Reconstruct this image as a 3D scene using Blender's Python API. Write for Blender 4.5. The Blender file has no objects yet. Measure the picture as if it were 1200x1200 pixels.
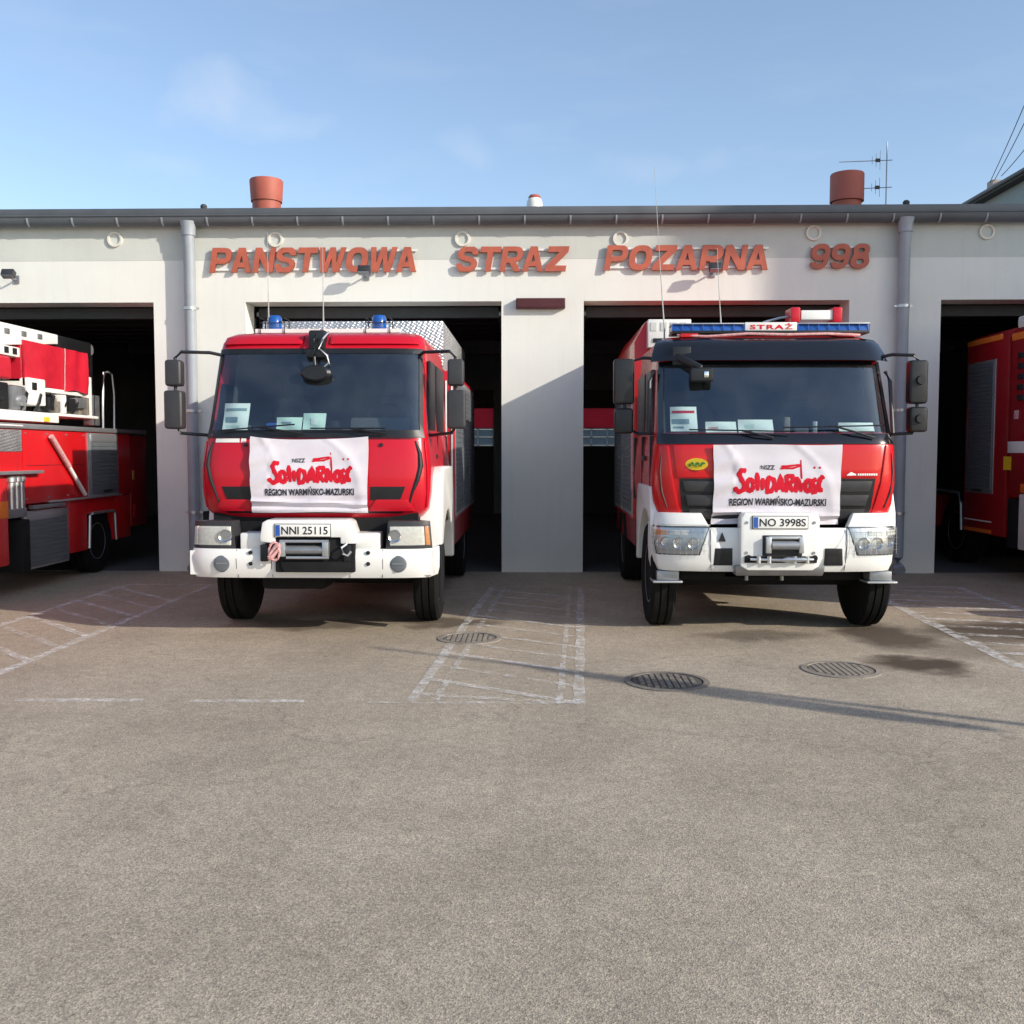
import bpy, bmesh, math, random
from mathutils import Vector, Matrix, noise as mnoise
R = math.radians
random.seed(7)
SC = bpy.context.scene
COL = SC.collection

# ------------------------------------------------------------------ camera, sky, sun, exposure
cam_d = bpy.data.cameras.new('camera'); cam = bpy.data.objects.new('camera', cam_d); COL.objects.link(cam)
cam_d.sensor_width = 36; cam_d.lens = 36 * 1150 / 1200; cam_d.clip_end = 3000; cam_d.clip_start = .05
CAM_H, CAM_D = 1.79, 14.6
cam.location = (0, -CAM_D, CAM_H)
cam.rotation_euler = (R(90) - math.atan(70 / 1150), 0, math.atan(26 / 1150))
SC.camera = cam
SUN_AZ, SUN_EL = 62.5, 23.5          # degrees right of the facade's normal, above the horizon
W = bpy.data.worlds.new('World'); SC.world = W; W.use_nodes = True
wn = W.node_tree.nodes; wl = W.node_tree.links
bg = wn['Background']
sky = wn.new('ShaderNodeTexSky'); sky.sky_type = 'NISHITA'; sky.sun_disc = False
sky.sun_elevation = R(SUN_EL); sky.sun_rotation = R(180 - SUN_AZ)
sky.altitude = 100; sky.air_density = 1.0; sky.dust_density = .9; sky.ozone_density = 2.0
bg.inputs[1].default_value = .132
# thin high cloud veils
tc = wn.new('ShaderNodeTexCoord'); mp = wn.new('ShaderNodeMapping'); mp.inputs['Scale'].default_value = (1.6, 1.6, 6)
mp.inputs['Location'].default_value = (.35, 0, .2)
nz = wn.new('ShaderNodeTexNoise'); nz.inputs['Scale'].default_value = 4.5; nz.inputs['Detail'].default_value = 5; nz.inputs['Roughness'].default_value = .55
rp = wn.new('ShaderNodeValToRGB'); rp.color_ramp.elements[0].position = .52; rp.color_ramp.elements[1].position = .82; rp.color_ramp.elements[0].color = (.08, .08, .08, 1)
rp.color_ramp.elements[1].color = (.17, .17, .17, 1)
mx = wn.new('ShaderNodeMix'); mx.data_type = 'RGBA'
PUFFS = [((-.276, .906, .321), .075, .030, .34), ((-.240, .922, .302), .07, .020, .26), ((-.062, .955, .291), .045, .024, .24), ((.117, .955, .272), .10, .022, .20), ((-.335, .904, .264), .06, .016, .2)]
wl.new(tc.outputs['Generated'], mp.inputs[0]); wl.new(mp.outputs[0], nz.inputs['Vector']); wl.new(nz.outputs['Fac'], rp.inputs[0])
def puff(d, sx, sz, amp):
    v = wn.new('ShaderNodeVectorMath'); v.operation = 'SUBTRACT'; wl.new(tc.outputs['Generated'], v.inputs[0]); v.inputs[1].default_value = d
    w = wn.new('ShaderNodeVectorMath'); w.operation = 'MULTIPLY'; wl.new(v.outputs[0], w.inputs[0]); w.inputs[1].default_value = (1 / sx, 0.6 / sx, 1 / sz)
    q = wn.new('ShaderNodeVectorMath'); q.operation = 'MULTIPLY_ADD'; wl.new(nz2.outputs['Color'], q.inputs[0]); q.inputs[1].default_value = (2.0, 2.0, 2.0); wl.new(w.outputs[0], q.inputs[2])
    k = wn.new('ShaderNodeVectorMath'); k.operation = 'SUBTRACT'; wl.new(q.outputs[0], k.inputs[0]); k.inputs[1].default_value = (1.0, 1.0, 1.0)
    e = wn.new('ShaderNodeVectorMath'); e.operation = 'LENGTH'; wl.new(k.outputs[0], e.inputs[0])
    m_ = wn.new('ShaderNodeMapRange'); m_.interpolation_type = 'SMOOTHSTEP'; m_.inputs['From Min'].default_value = 1.5; m_.inputs['From Max'].default_value = -.2; m_.inputs['To Max'].default_value = amp
    wl.new(e.outputs['Value'], m_.inputs[0]); return m_.outputs[0]
nz2 = wn.new('ShaderNodeTexNoise'); nz2.inputs['Scale'].default_value = 16; nz2.inputs['Detail'].default_value = 6; wl.new(tc.outputs['Generated'], nz2.inputs['Vector'])
acc = rp.outputs[0]
for d_, sx_, sz_, am_ in PUFFS:
    ad = wn.new('ShaderNodeMath'); ad.operation = 'MAXIMUM'; wl.new(acc, ad.inputs[0]); wl.new(puff(d_, sx_, sz_, am_), ad.inputs[1]); acc = ad.outputs[0]
wl.new(acc, mx.inputs[0]); wl.new(sky.outputs[0], mx.inputs[6]); mx.inputs[7].default_value = (4.0, 4.25, 4.7, 1)
wl.new(mx.outputs[2], bg.inputs[0])
sl = bpy.data.lights.new('sun', 'SUN'); so = bpy.data.objects.new('sun', sl); COL.objects.link(so)
sl.energy = 2.95; sl.angle = R(.55); sl.color = (1, .93, .82)
_e, _a = R(SUN_EL), R(SUN_AZ)
sun_dir = Vector((math.sin(_a) * math.cos(_e), -math.cos(_a) * math.cos(_e), math.sin(_e)))
so.rotation_euler = sun_dir.to_track_quat('Z', 'Y').to_euler(); so.location = (20, -20, 20)
vs = SC.view_settings; vs.view_transform = 'Standard'; vs.look = 'None'; vs.gamma = 1; vs.use_curve_mapping = False
vs.exposure = .70

# ------------------------------------------------------------------ materials
def mat(name, col, rough=.6, metal=0, var=.12, scale=6, bump=0, bscale=None, coat=0, spec=.5, dirt=0, emit=None):
    m = bpy.data.materials.new(name); m.use_nodes = True; n = m.node_tree.nodes; l = m.node_tree.links
    b = n['Principled BSDF']; b.inputs['Roughness'].default_value = rough; b.inputs['Metallic'].default_value = metal
    b.inputs['Specular IOR Level'].default_value = spec
    if coat: b.inputs['Coat Weight'].default_value = coat; b.inputs['Coat Roughness'].default_value = .06
    t = n.new('ShaderNodeTexCoord'); z = n.new('ShaderNodeTexNoise'); z.inputs['Scale'].default_value = scale; z.inputs['Detail'].default_value = 6
    z.inputs['Roughness'].default_value = .6; l.new(t.outputs['Object'], z.inputs['Vector'])
    r = n.new('ShaderNodeValToRGB'); e = r.color_ramp.elements
    e[0].position = .3; e[1].position = .7
    e[0].color = (*[c * (1 - var) for c in col], 1); e[1].color = (*[min(1, c * (1 + var)) for c in col], 1)
    l.new(z.outputs['Fac'], r.inputs[0]); out = r.outputs[0]
    if dirt:
        z2 = n.new('ShaderNodeTexNoise'); z2.inputs['Scale'].default_value = 2.3; z2.inputs['Detail'].default_value = 9; z2.inputs['Roughness'].default_value = .7
        l.new(t.outputs['Object'], z2.inputs['Vector'])
        r2 = n.new('ShaderNodeValToRGB'); r2.color_ramp.elements[0].position = .5; r2.color_ramp.elements[1].position = .8
        r2.color_ramp.elements[1].color = (dirt, dirt, dirt, 1)
        l.new(z2.outputs['Fac'], r2.inputs[0])
        q = n.new('ShaderNodeMix'); q.data_type = 'RGBA'; l.new(r2.outputs[0], q.inputs[0]); l.new(out, q.inputs[6]); q.inputs[7].default_value = (.12, .1, .08, 1)
        out = q.outputs[2]
    l.new(out, b.inputs['Base Color'])
    rr = n.new('ShaderNodeMapRange'); rr.inputs['To Min'].default_value = max(.02, rough * .8); rr.inputs['To Max'].default_value = min(1, rough * 1.25)
    l.new(z.outputs['Fac'], rr.inputs[0]); l.new(rr.outputs[0], b.inputs['Roughness'])
    if bump:
        z3 = n.new('ShaderNodeTexNoise'); z3.inputs['Scale'].default_value = bscale or scale * 8; z3.inputs['Detail'].default_value = 4
        l.new(t.outputs['Object'], z3.inputs['Vector'])
        bp = n.new('ShaderNodeBump'); bp.inputs['Strength'].default_value = bump; bp.inputs['Distance'].default_value = .02
        l.new(z3.outputs['Fac'], bp.inputs['Height']); l.new(bp.outputs[0], b.inputs['Normal'])
    return m

def weather(m, amt, col):
    n = m.node_tree.nodes; l = m.node_tree.links; b = n['Principled BSDF']; src = b.inputs['Base Color'].links[0].from_socket
    g = n.new('ShaderNodeNewGeometry'); mp = n.new('ShaderNodeMapping'); mp.inputs['Scale'].default_value = (5, 5, .35)
    z = n.new('ShaderNodeTexNoise'); z.inputs['Scale'].default_value = 1.6; z.inputs['Detail'].default_value = 8; z.inputs['Roughness'].default_value = .72
    l.new(g.outputs['Position'], mp.inputs[0]); l.new(mp.outputs[0], z.inputs['Vector'])
    r = n.new('ShaderNodeValToRGB'); r.color_ramp.elements[0].position = .5; r.color_ramp.elements[1].position = .78; r.color_ramp.elements[1].color = (amt, amt, amt, 1)
    l.new(z.outputs['Fac'], r.inputs[0]); q = n.new('ShaderNodeMix'); q.data_type = 'RGBA'
    l.new(r.outputs[0], q.inputs[0]); l.new(src, q.inputs[6]); q.inputs[7].default_value = (*col, 1); l.new(q.outputs[2], b.inputs['Base Color'])
    return m

def glass_mat(name, tint, refl=1.0):
    m = bpy.data.materials.new(name); m.use_nodes = True; n = m.node_tree.nodes; l = m.node_tree.links
    n.remove(n['Principled BSDF'])
    tr = n.new('ShaderNodeBsdfTransparent'); gl = n.new('ShaderNodeBsdfGlossy'); gl.inputs['Roughness'].default_value = .03
    gl.inputs['Color'].default_value = (.72 * refl, .92 * refl, 1.12 * refl, 1)
    ge = n.new('ShaderNodeNewGeometry'); dt = n.new('ShaderNodeVectorMath'); dt.operation = 'DOT_PRODUCT'
    l.new(ge.outputs['Normal'], dt.inputs[0]); l.new(ge.outputs['Incoming'], dt.inputs[1])
    def mm(op, a, b=None):
        q = n.new('ShaderNodeMath'); q.operation = op
        for k, v in ((0, a), (1, b)):
            if isinstance(v, (int, float)): q.inputs[k].default_value = v
            elif v is not None: l.new(v, q.inputs[k])
        return q
    fr = mm('MULTIPLY_ADD', mm('POWER', mm('SUBTRACT', 1.0, mm('ABSOLUTE', dt.outputs['Value']).outputs[0]).outputs[0], 5.0).outputs[0], .95); fr.inputs[2].default_value = .10
    z = n.new('ShaderNodeTexNoise'); z.inputs['Scale'].default_value = 3; t = n.new('ShaderNodeTexCoord'); l.new(t.outputs['Object'], z.inputs['Vector'])
    r = n.new('ShaderNodeValToRGB'); r.color_ramp.elements[0].color = (*[c * .85 for c in tint], 1); r.color_ramp.elements[1].color = (*tint, 1)
    l.new(z.outputs['Fac'], r.inputs[0]); l.new(r.outputs[0], tr.inputs['Color'])
    ms = n.new('ShaderNodeMixShader'); l.new(fr.outputs[0], ms.inputs[0]); l.new(tr.outputs[0], ms.inputs[1]); l.new(gl.outputs[0], ms.inputs[2])
    df = n.new('ShaderNodeBsdfDiffuse'); df.inputs['Color'].default_value = (.62, .66, .66, 1)
    zd = n.new('ShaderNodeTexNoise'); zd.inputs['Scale'].default_value = 2.2; zd.inputs['Detail'].default_value = 7; l.new(t.outputs['Object'], zd.inputs['Vector'])
    rd = n.new('ShaderNodeMapRange'); rd.inputs['From Min'].default_value = .35; rd.inputs['From Max'].default_value = .75; rd.inputs['To Min'].default_value = .004; rd.inputs['To Max'].default_value = .045; l.new(zd.outputs['Fac'], rd.inputs[0])
    m2 = n.new('ShaderNodeMixShader'); l.new(rd.outputs[0], m2.inputs[0]); l.new(ms.outputs[0], m2.inputs[1]); l.new(df.outputs[0], m2.inputs[2])
    l.new(m2.outputs[0], n['Material Output'].inputs[0])
    return m

def translucent_mat(name, col):
    m = bpy.data.materials.new(name); m.use_nodes = True; n = m.node_tree.nodes; l = m.node_tree.links
    n.remove(n['Principled BSDF'])
    d = n.new('ShaderNodeBsdfDiffuse'); t = n.new('ShaderNodeBsdfTranslucent'); z = n.new('ShaderNodeTexNoise'); z.inputs['Scale'].default_value = 3
    r = n.new('ShaderNodeValToRGB'); r.color_ramp.elements[0].color = (*[c * .8 for c in col], 1); r.color_ramp.elements[1].color = (*col, 1)
    l.new(z.outputs['Fac'], r.inputs[0]); l.new(r.outputs[0], d.inputs[0]); l.new(r.outputs[0], t.inputs[0])
    ms = n.new('ShaderNodeMixShader'); ms.inputs[0].default_value = .75; l.new(d.outputs[0], ms.inputs[1]); l.new(t.outputs[0], ms.inputs[2])
    l.new(ms.outputs[0], n['Material Output'].inputs[0])
    return m

def plate_mat(name, col, s=14):          # aluminium tread plate: raised lozenges
    m = mat(name, col, .38, .75, .15, 5)
    n = m.node_tree.nodes; l = m.node_tree.links; t = n.new('ShaderNodeTexCoord'); mp = n.new('ShaderNodeMapping')
    mp.inputs['Rotation'].default_value = (R(45), R(45), R(45)); v = n.new('ShaderNodeTexVoronoi'); v.inputs['Scale'].default_value = s; v.inputs['Randomness'].default_value = 0
    l.new(t.outputs['Object'], mp.inputs[0]); l.new(mp.outputs[0], v.inputs['Vector'])
    b = n.new('ShaderNodeBump'); b.inputs['Strength'].default_value = .8; b.inputs['Distance'].default_value = .02; b.invert = True
    l.new(v.outputs['Distance'], b.inputs['Height']); l.new(b.outputs[0], n['Principled BSDF'].inputs['Normal'])
    return m

M = dict(
    gloss=mat('gloss_black', (.006, .006, .008), .14, 0, .2, 6, coat=.5),
    red=mat('red_paint', (.52, .006, .020), .3, 0, .06, 1.2, coat=.25, spec=.35),
    red_b=mat('red_orange_paint', (.56, .010, .014), .28, 0, .06, 1.2, coat=.3, spec=.35),
    red_old=mat('old_red_paint', (.30, .007, .012), .42, 0, .14, 2, coat=.1, dirt=.2, spec=.3),
    red_lad=mat('ladder_red_paint', (.58, .008, .012), .32, 0, .08, 1.5, coat=.2, dirt=.12, spec=.35),
    tarp=mat('red_tarpaulin', (.52, .012, .03), .42, 0, .1, 4, bump=.35, bscale=9),
    white=mat('white_paint', (.82, .81, .77), .32, 0, .04, 2, coat=.35, dirt=.10),
    white2=mat('white_enamel', (.80, .79, .74), .38, 0, .05, 2, dirt=.16),
    cloth=mat('white_cloth', (.66, .62, .66), .85, 0, .03, 12, bump=.12, bscale=160, spec=.2),
    logo_red=mat('red_print', (.60, .012, .03), .8, 0, .1, 10, spec=.2),
    ink=mat('black_print', (.03, .03, .035), .8, 0, .2, 12, spec=.2),
    black=mat('black_plastic', (.010, .0105, .012), .4, 0, .2, 8, bump=.05, bscale=120),
    grey_pl=mat('grey_plastic', (.034, .034, .037), .45, 0, .15, 8, bump=.06, bscale=120),
    rubber=mat('tyre_rubber', (.008, .008, .008), .95, 0, .3, 14, bump=.2, bscale=60, spec=.2),
    steel=mat('grey_steel', (.32, .33, .34), .42, .7, .15, 6, dirt=.15),
    alu=mat('brushed_aluminium', (.56, .57, .58), .36, .8, .08, 5),
    shutter=mat('shutter_slat', (.145, .16, .175), .45, .3, .1, 4, dirt=.1),
    rim_grey=mat('rim_paint', (.36, .37, .38), .45, .2, .1, 6),
    dusty=mat('dusty_iron', (.255, .222, .18), .85, 0, .25, 10, bump=.2, bscale=70),
    pit=mat('dark_iron', (.085, .075, .062), .8, 0, .3, 12),
    chassis=mat('chassis_paint', (.012, .012, .013), .8, 0, .3, 5, spec=.2),
    tread=plate_mat('tread_plate', (.62, .63, .63), 30),
    chrome=mat('reflector_metal', (.85, .85, .84), .16, 1, .03, 20),
    lamp_white=mat('lamp_pearl', (.86, .82, .71), .25, 0, .12, 30, coat=.8),
    amber=mat('amber_lens', (.75, .28, .06), .25, 0, .1, 20, coat=.6),
    orange=mat('orange_tape', (.75, .18, .02), .5, 0, .1, 8),
    yellow=mat('yellow_enamel', (.80, .55, .02), .4, 0, .06, 20),
    green=mat('green_print', (.05, .22, .03), .5, 0, .1, 20),
    blue=mat('blue_lens', (.008, .085, .36), .16, 0, .2, 14, coat=.8),
    blue_print=mat('blue_print', (.02, .09, .38), .5, 0, .1, 10),
    pink=mat('faded_pink_rope', (.62, .33, .32), .8, 0, .3, 30),
    paper=mat('white_paper', (.80, .84, .80), .8, 0, .04, 5, spec=.2),
    paper2=mat('pale_green_paper', (.62, .78, .70), .8, 0, .05, 5, spec=.2),
    print_grey=mat('grey_print', (.25, .34, .38), .8, 0, .2, 10, spec=.2),
    seat=mat('grey_seat_fabric', (.075, .078, .082), .9, 0, .12, 10),
    dash=mat('dashboard_vinyl', (.11, .12, .12), .6, 0, .12, 6, bump=.05, bscale=80),
    liner=mat('cab_liner', (.05, .055, .06), .8, 0, .1, 4),
    glass=glass_mat('windscreen_glass', (.80, .90, .90), 1.0),
    side_glass=glass_mat('side_glass', (.25, .3, .32), .8),
    lens=glass_mat('headlamp_lens', (.93, .94, .95), .9),
    plaster=weather(mat('white_plaster', (.76, .75, .69), .9, 0, .035, 1.1, bump=.16, bscale=90, spec=.25), .14, (.45, .43, .38)),
    frieze=weather(mat('grey_plaster_band', (.57, .58, .53), .9, 0, .05, 1.3, bump=.16, bscale=90, spec=.25), .2, (.40, .40, .36)),
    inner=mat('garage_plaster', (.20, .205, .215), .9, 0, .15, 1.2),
    zinc=mat('zinc_sheet', (.115, .125, .135), .5, .2, .14, 2.2, dirt=.12),
    pipe=mat('painted_downpipe', (.33, .36, .39), .5, .1, .08, 3, dirt=.1),
    felt=mat('roofing_felt', (.055, .06, .065), .85, 0, .2, 4),
    terracotta=mat('terracotta_paint', (.40, .10, .065), .6, 0, .12, 4, dirt=.15),
    sign=mat('orange_red_sign_face', (.45, .105, .058), .5, 0, .14, 7, dirt=.14),
    sign_side=mat('dark_sign_return', (.22, .045, .025), .6, 0, .2, 7),
    maroon=mat('maroon_box', (.07, .010, .012), .5, 0, .15, 9, dirt=.1),
    ring=mat('cream_vent', (.70, .67, .58), .6, 0, .06, 8),
    iron=mat('cast_iron', (.19, .165, .137), .75, .1, .3, 14, bump=.3, bscale=70),
    far_wall=mat('grey_green_render', (.30, .34, .33), .9, 0, .06, .6),
    far_roof=mat('far_roof_edge', (.06, .055, .05), .8, 0, .15, 2),
    brick=mat('chimney_render', (.42, .36, .33), .9, 0, .12, 3),
    wire=mat('cable_black', (.03, .03, .03), .6),
    antenna=mat('galvanised_rod', (.30, .31, .32), .45, .6, .1, 4),
    whip=mat('whip_fibreglass', (.42, .42, .40), .5),
    door_red=translucent_mat('red_translucent_panel', (.95, .20, .26)),
    pane=translucent_mat('milky_pane', (.55, .60, .63)),
    sash=translucent_mat('white_sash', (.95, .95, .95)),
    door_dark=mat('dark_door_panel', (.035, .02, .024), .6),
)

def ground_material():
    m = bpy.data.materials.new('asphalt'); m.use_nodes = True; n = m.node_tree.nodes; l = m.node_tree.links
    b = n['Principled BSDF']; b.inputs['Roughness'].default_value = .88; b.inputs['Specular IOR Level'].default_value = .28
    g = n.new('ShaderNodeNewGeometry'); P = g.outputs['Position']
    def noise(s, d=5, r=.6, v=None):
        z = n.new('ShaderNodeTexNoise'); z.inputs['Scale'].default_value = s; z.inputs['Detail'].default_value = d; z.inputs['Roughness'].default_value = r
        l.new(v or P, z.inputs['Vector']); return z.outputs['Fac']
    def ramp(f, stops):
        r = n.new('ShaderNodeValToRGB'); e = r.color_ramp.elements
        while len(e) < len(stops): e.new(.5)
        for q, (p, c) in zip(e, stops): q.position = p; q.color = (*c, 1) if len(c) == 3 else c
        l.new(f, r.inputs[0]); return r.outputs[0]
    def mixc(f, a, bb, mode='MIX'):
        q = n.new('ShaderNodeMix'); q.data_type = 'RGBA'; q.blend_type = mode
        if isinstance(f, float): q.inputs[0].default_value = f
        else: l.new(f, q.inputs[0])
        for k, v in ((6, a), (7, bb)):
            if isinstance(v, tuple): q.inputs[k].default_value = (*v, 1)
            else: l.new(v, q.inputs[k])
        return q.outputs[2]
    def math_(op, a, bb=None):
        q = n.new('ShaderNodeMath'); q.operation = op
        for k, v in ((0, a), (1, bb)):
            if v is None: continue
            if isinstance(v, (int, float)): q.inputs[k].default_value = v
            else: l.new(v, q.inputs[k])
        return q.outputs[0]
    base = ramp(noise(.35, 8, .62), [(.3, (.352, .304, .240)), (.7, (.412, .360, .290))])
    # stone chips of the worn surface, at three sizes so it reads near and far
    vo = n.new('ShaderNodeTexVoronoi'); vo.inputs['Scale'].default_value = 150; l.new(P, vo.inputs['Vector'])
    chip = ramp(vo.outputs['Color'], [(.15, (.62, .60, .58)), (.5, (.97, .97, .97)), (.85, (1.40, 1.37, 1.31))])
    c = mixc(.8, base, chip, 'MULTIPLY')
    c = mixc(.8, c, ramp(noise(60, 3, .7), [(.3, (.70, .70, .70)), (.7, (1.30, 1.28, 1.25))]), 'MULTIPLY')
    c = mixc(.7, c, ramp(noise(11, 4, .7), [(.3, (.8, .8, .8)), (.7, (1.2, 1.19, 1.17))]), 'MULTIPLY')
    c = mixc(.6, c, ramp(noise(1.4, 6, .65), [(.35, (.86, .85, .84)), (.65, (1.1, 1.09, 1.07))]), 'MULTIPLY')
    # oil and water stains, each with its own centre, size and strength
    sep = n.new('ShaderNodeSeparateXYZ')
    wob = n.new('ShaderNodeTexNoise'); wob.inputs['Scale'].default_value = 2.6; wob.inputs['Detail'].default_value = 6; l.new(P, wob.inputs['Vector'])
    va = n.new('ShaderNodeVectorMath'); va.operation = 'MULTIPLY_ADD'; l.new(wob.outputs['Color'], va.inputs[0]); va.inputs[1].default_value = (.8, .8, 0); l.new(P, va.inputs[2])
    l.new(va.outputs[0], sep.inputs[0])
    tot = None
    for (cx, cy, rx, ry, s) in [(3.30, -6.35, .48, .42, .95), (3.45, -5.0, .5, .8, .85), (4.9, -4.75, 1.2, .7, .9), (-.95, -4.35, .75, .35, .75), (-2.3, -4.5, .9, .35, .6), (2.2, -5.0, .7, .28, .55), (3.9, -5.7, .5, .5, .35), (-1.9, -1.2, .8, 1.2, .5), (2.3, -1.2, .8, 1.5, .5)]:
        dx = math_('DIVIDE', math_('SUBTRACT', sep.outputs[0], cx + .4), rx); dy = math_('DIVIDE', math_('SUBTRACT', sep.outputs[1], cy + .4), ry)
        d = math_('ADD', math_('MULTIPLY', dx, dx), math_('MULTIPLY', dy, dy))
        f = n.new('ShaderNodeMapRange'); f.inputs['From Min'].default_value = 1.15; f.inputs['From Max'].default_value = .25; f.inputs['To Max'].default_value = s
        l.new(d, f.inputs[0]); tot = f.outputs[0] if tot is None else math_('MAXIMUM', tot, f.outputs[0])
    c = mixc(tot, c, (.065, .046, .032))
    # trodden brownish dust in front of the bays
    sp2 = n.new('ShaderNodeSeparateXYZ'); l.new(P, sp2.inputs[0])
    br = n.new('ShaderNodeMapRange'); br.inputs['From Min'].default_value = -7.5; br.inputs['From Max'].default_value = -4; br.inputs['To Max'].default_value = .25; l.new(sp2.outputs[1], br.inputs[0])
    c = mixc(br.outputs[0], c, mixc(1.0, c, (1.0, .87, .74), 'MULTIPLY'))
    # scattered drips and bits of dirt
    v3 = n.new('ShaderNodeTexVoronoi'); v3.inputs['Scale'].default_value = 1.7; l.new(P, v3.inputs['Vector'])
    c = mixc(.75, c, ramp(math_('ADD', v3.outputs['Distance'], math_('MULTIPLY', noise(26, 4), .05)), [(.038, (.42, .39, .36)), (.06, (1, 1, 1))]), 'MULTIPLY')
    # tyre tracks worn darker along the ways out of the bays
    wv = n.new('ShaderNodeMath'); wv.operation = 'SINE'; l.new(math_('MULTIPLY', math_('ADD', sp2.outputs[0], math_('MULTIPLY', noise(.5, 3), .8)), 3.05), wv.inputs[0])
    tr_ = n.new('ShaderNodeMapRange'); tr_.inputs['From Min'].default_value = .35; tr_.inputs['From Max'].default_value = 1; tr_.inputs['To Max'].default_value = .05; l.new(wv.outputs[0], tr_.inputs[0])
    c = mixc(tr_.outputs[0], c, (.10, .09, .08))
    # hairline cracks
    v2 = n.new('ShaderNodeTexVoronoi'); v2.feature = 'DISTANCE_TO_EDGE'; v2.inputs['Scale'].default_value = .33
    l.new(va.outputs[0], v2.inputs['Vector'])
    cr = ramp(v2.outputs['Distance'], [(.0, (.45, .45, .45)), (.006, (1, 1, 1))])
    c = mixc(.35, c, cr, 'MULTIPLY')
    l.new(c, b.inputs['Base Color'])
    bp = n.new('ShaderNodeBump'); bp.inputs['Strength'].default_value = .4; bp.inputs['Distance'].default_value = .005
    l.new(math_('ADD', vo.outputs['Distance'], noise(38, 3)), bp.inputs['Height']); l.new(bp.outputs[0], b.inputs['Normal'])
    return m
M['asphalt'] = ground_material()

def paint_material(name, wear):          # worn road paint: holes let the asphalt through
    m = mat(name, (.80, .78, .73), .8, 0, .12, 9, spec=.2)
    n = m.node_tree.nodes; l = m.node_tree.links; b = n['Principled BSDF']
    g = n.new('ShaderNodeNewGeometry'); z = n.new('ShaderNodeTexNoise'); z.inputs['Scale'].default_value = 7; z.inputs['Detail'].default_value = 9; z.inputs['Roughness'].default_value = .8
    l.new(g.outputs['Position'], z.inputs['Vector']); r = n.new('ShaderNodeValToRGB')
    r.color_ramp.elements[0].position = wear - .08; r.color_ramp.elements[1].position = wear + .13
    r.color_ramp.elements[1].color = (.8, .8, .8, 1)
    l.new(z.outputs['Fac'], r.inputs[0]); l.new(r.outputs[0], b.inputs['Alpha'])
    return m
M['paint'] = paint_material('worn_white_paint', .50)
M['paint_faint'] = paint_material('faint_white_paint', .535)

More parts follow.
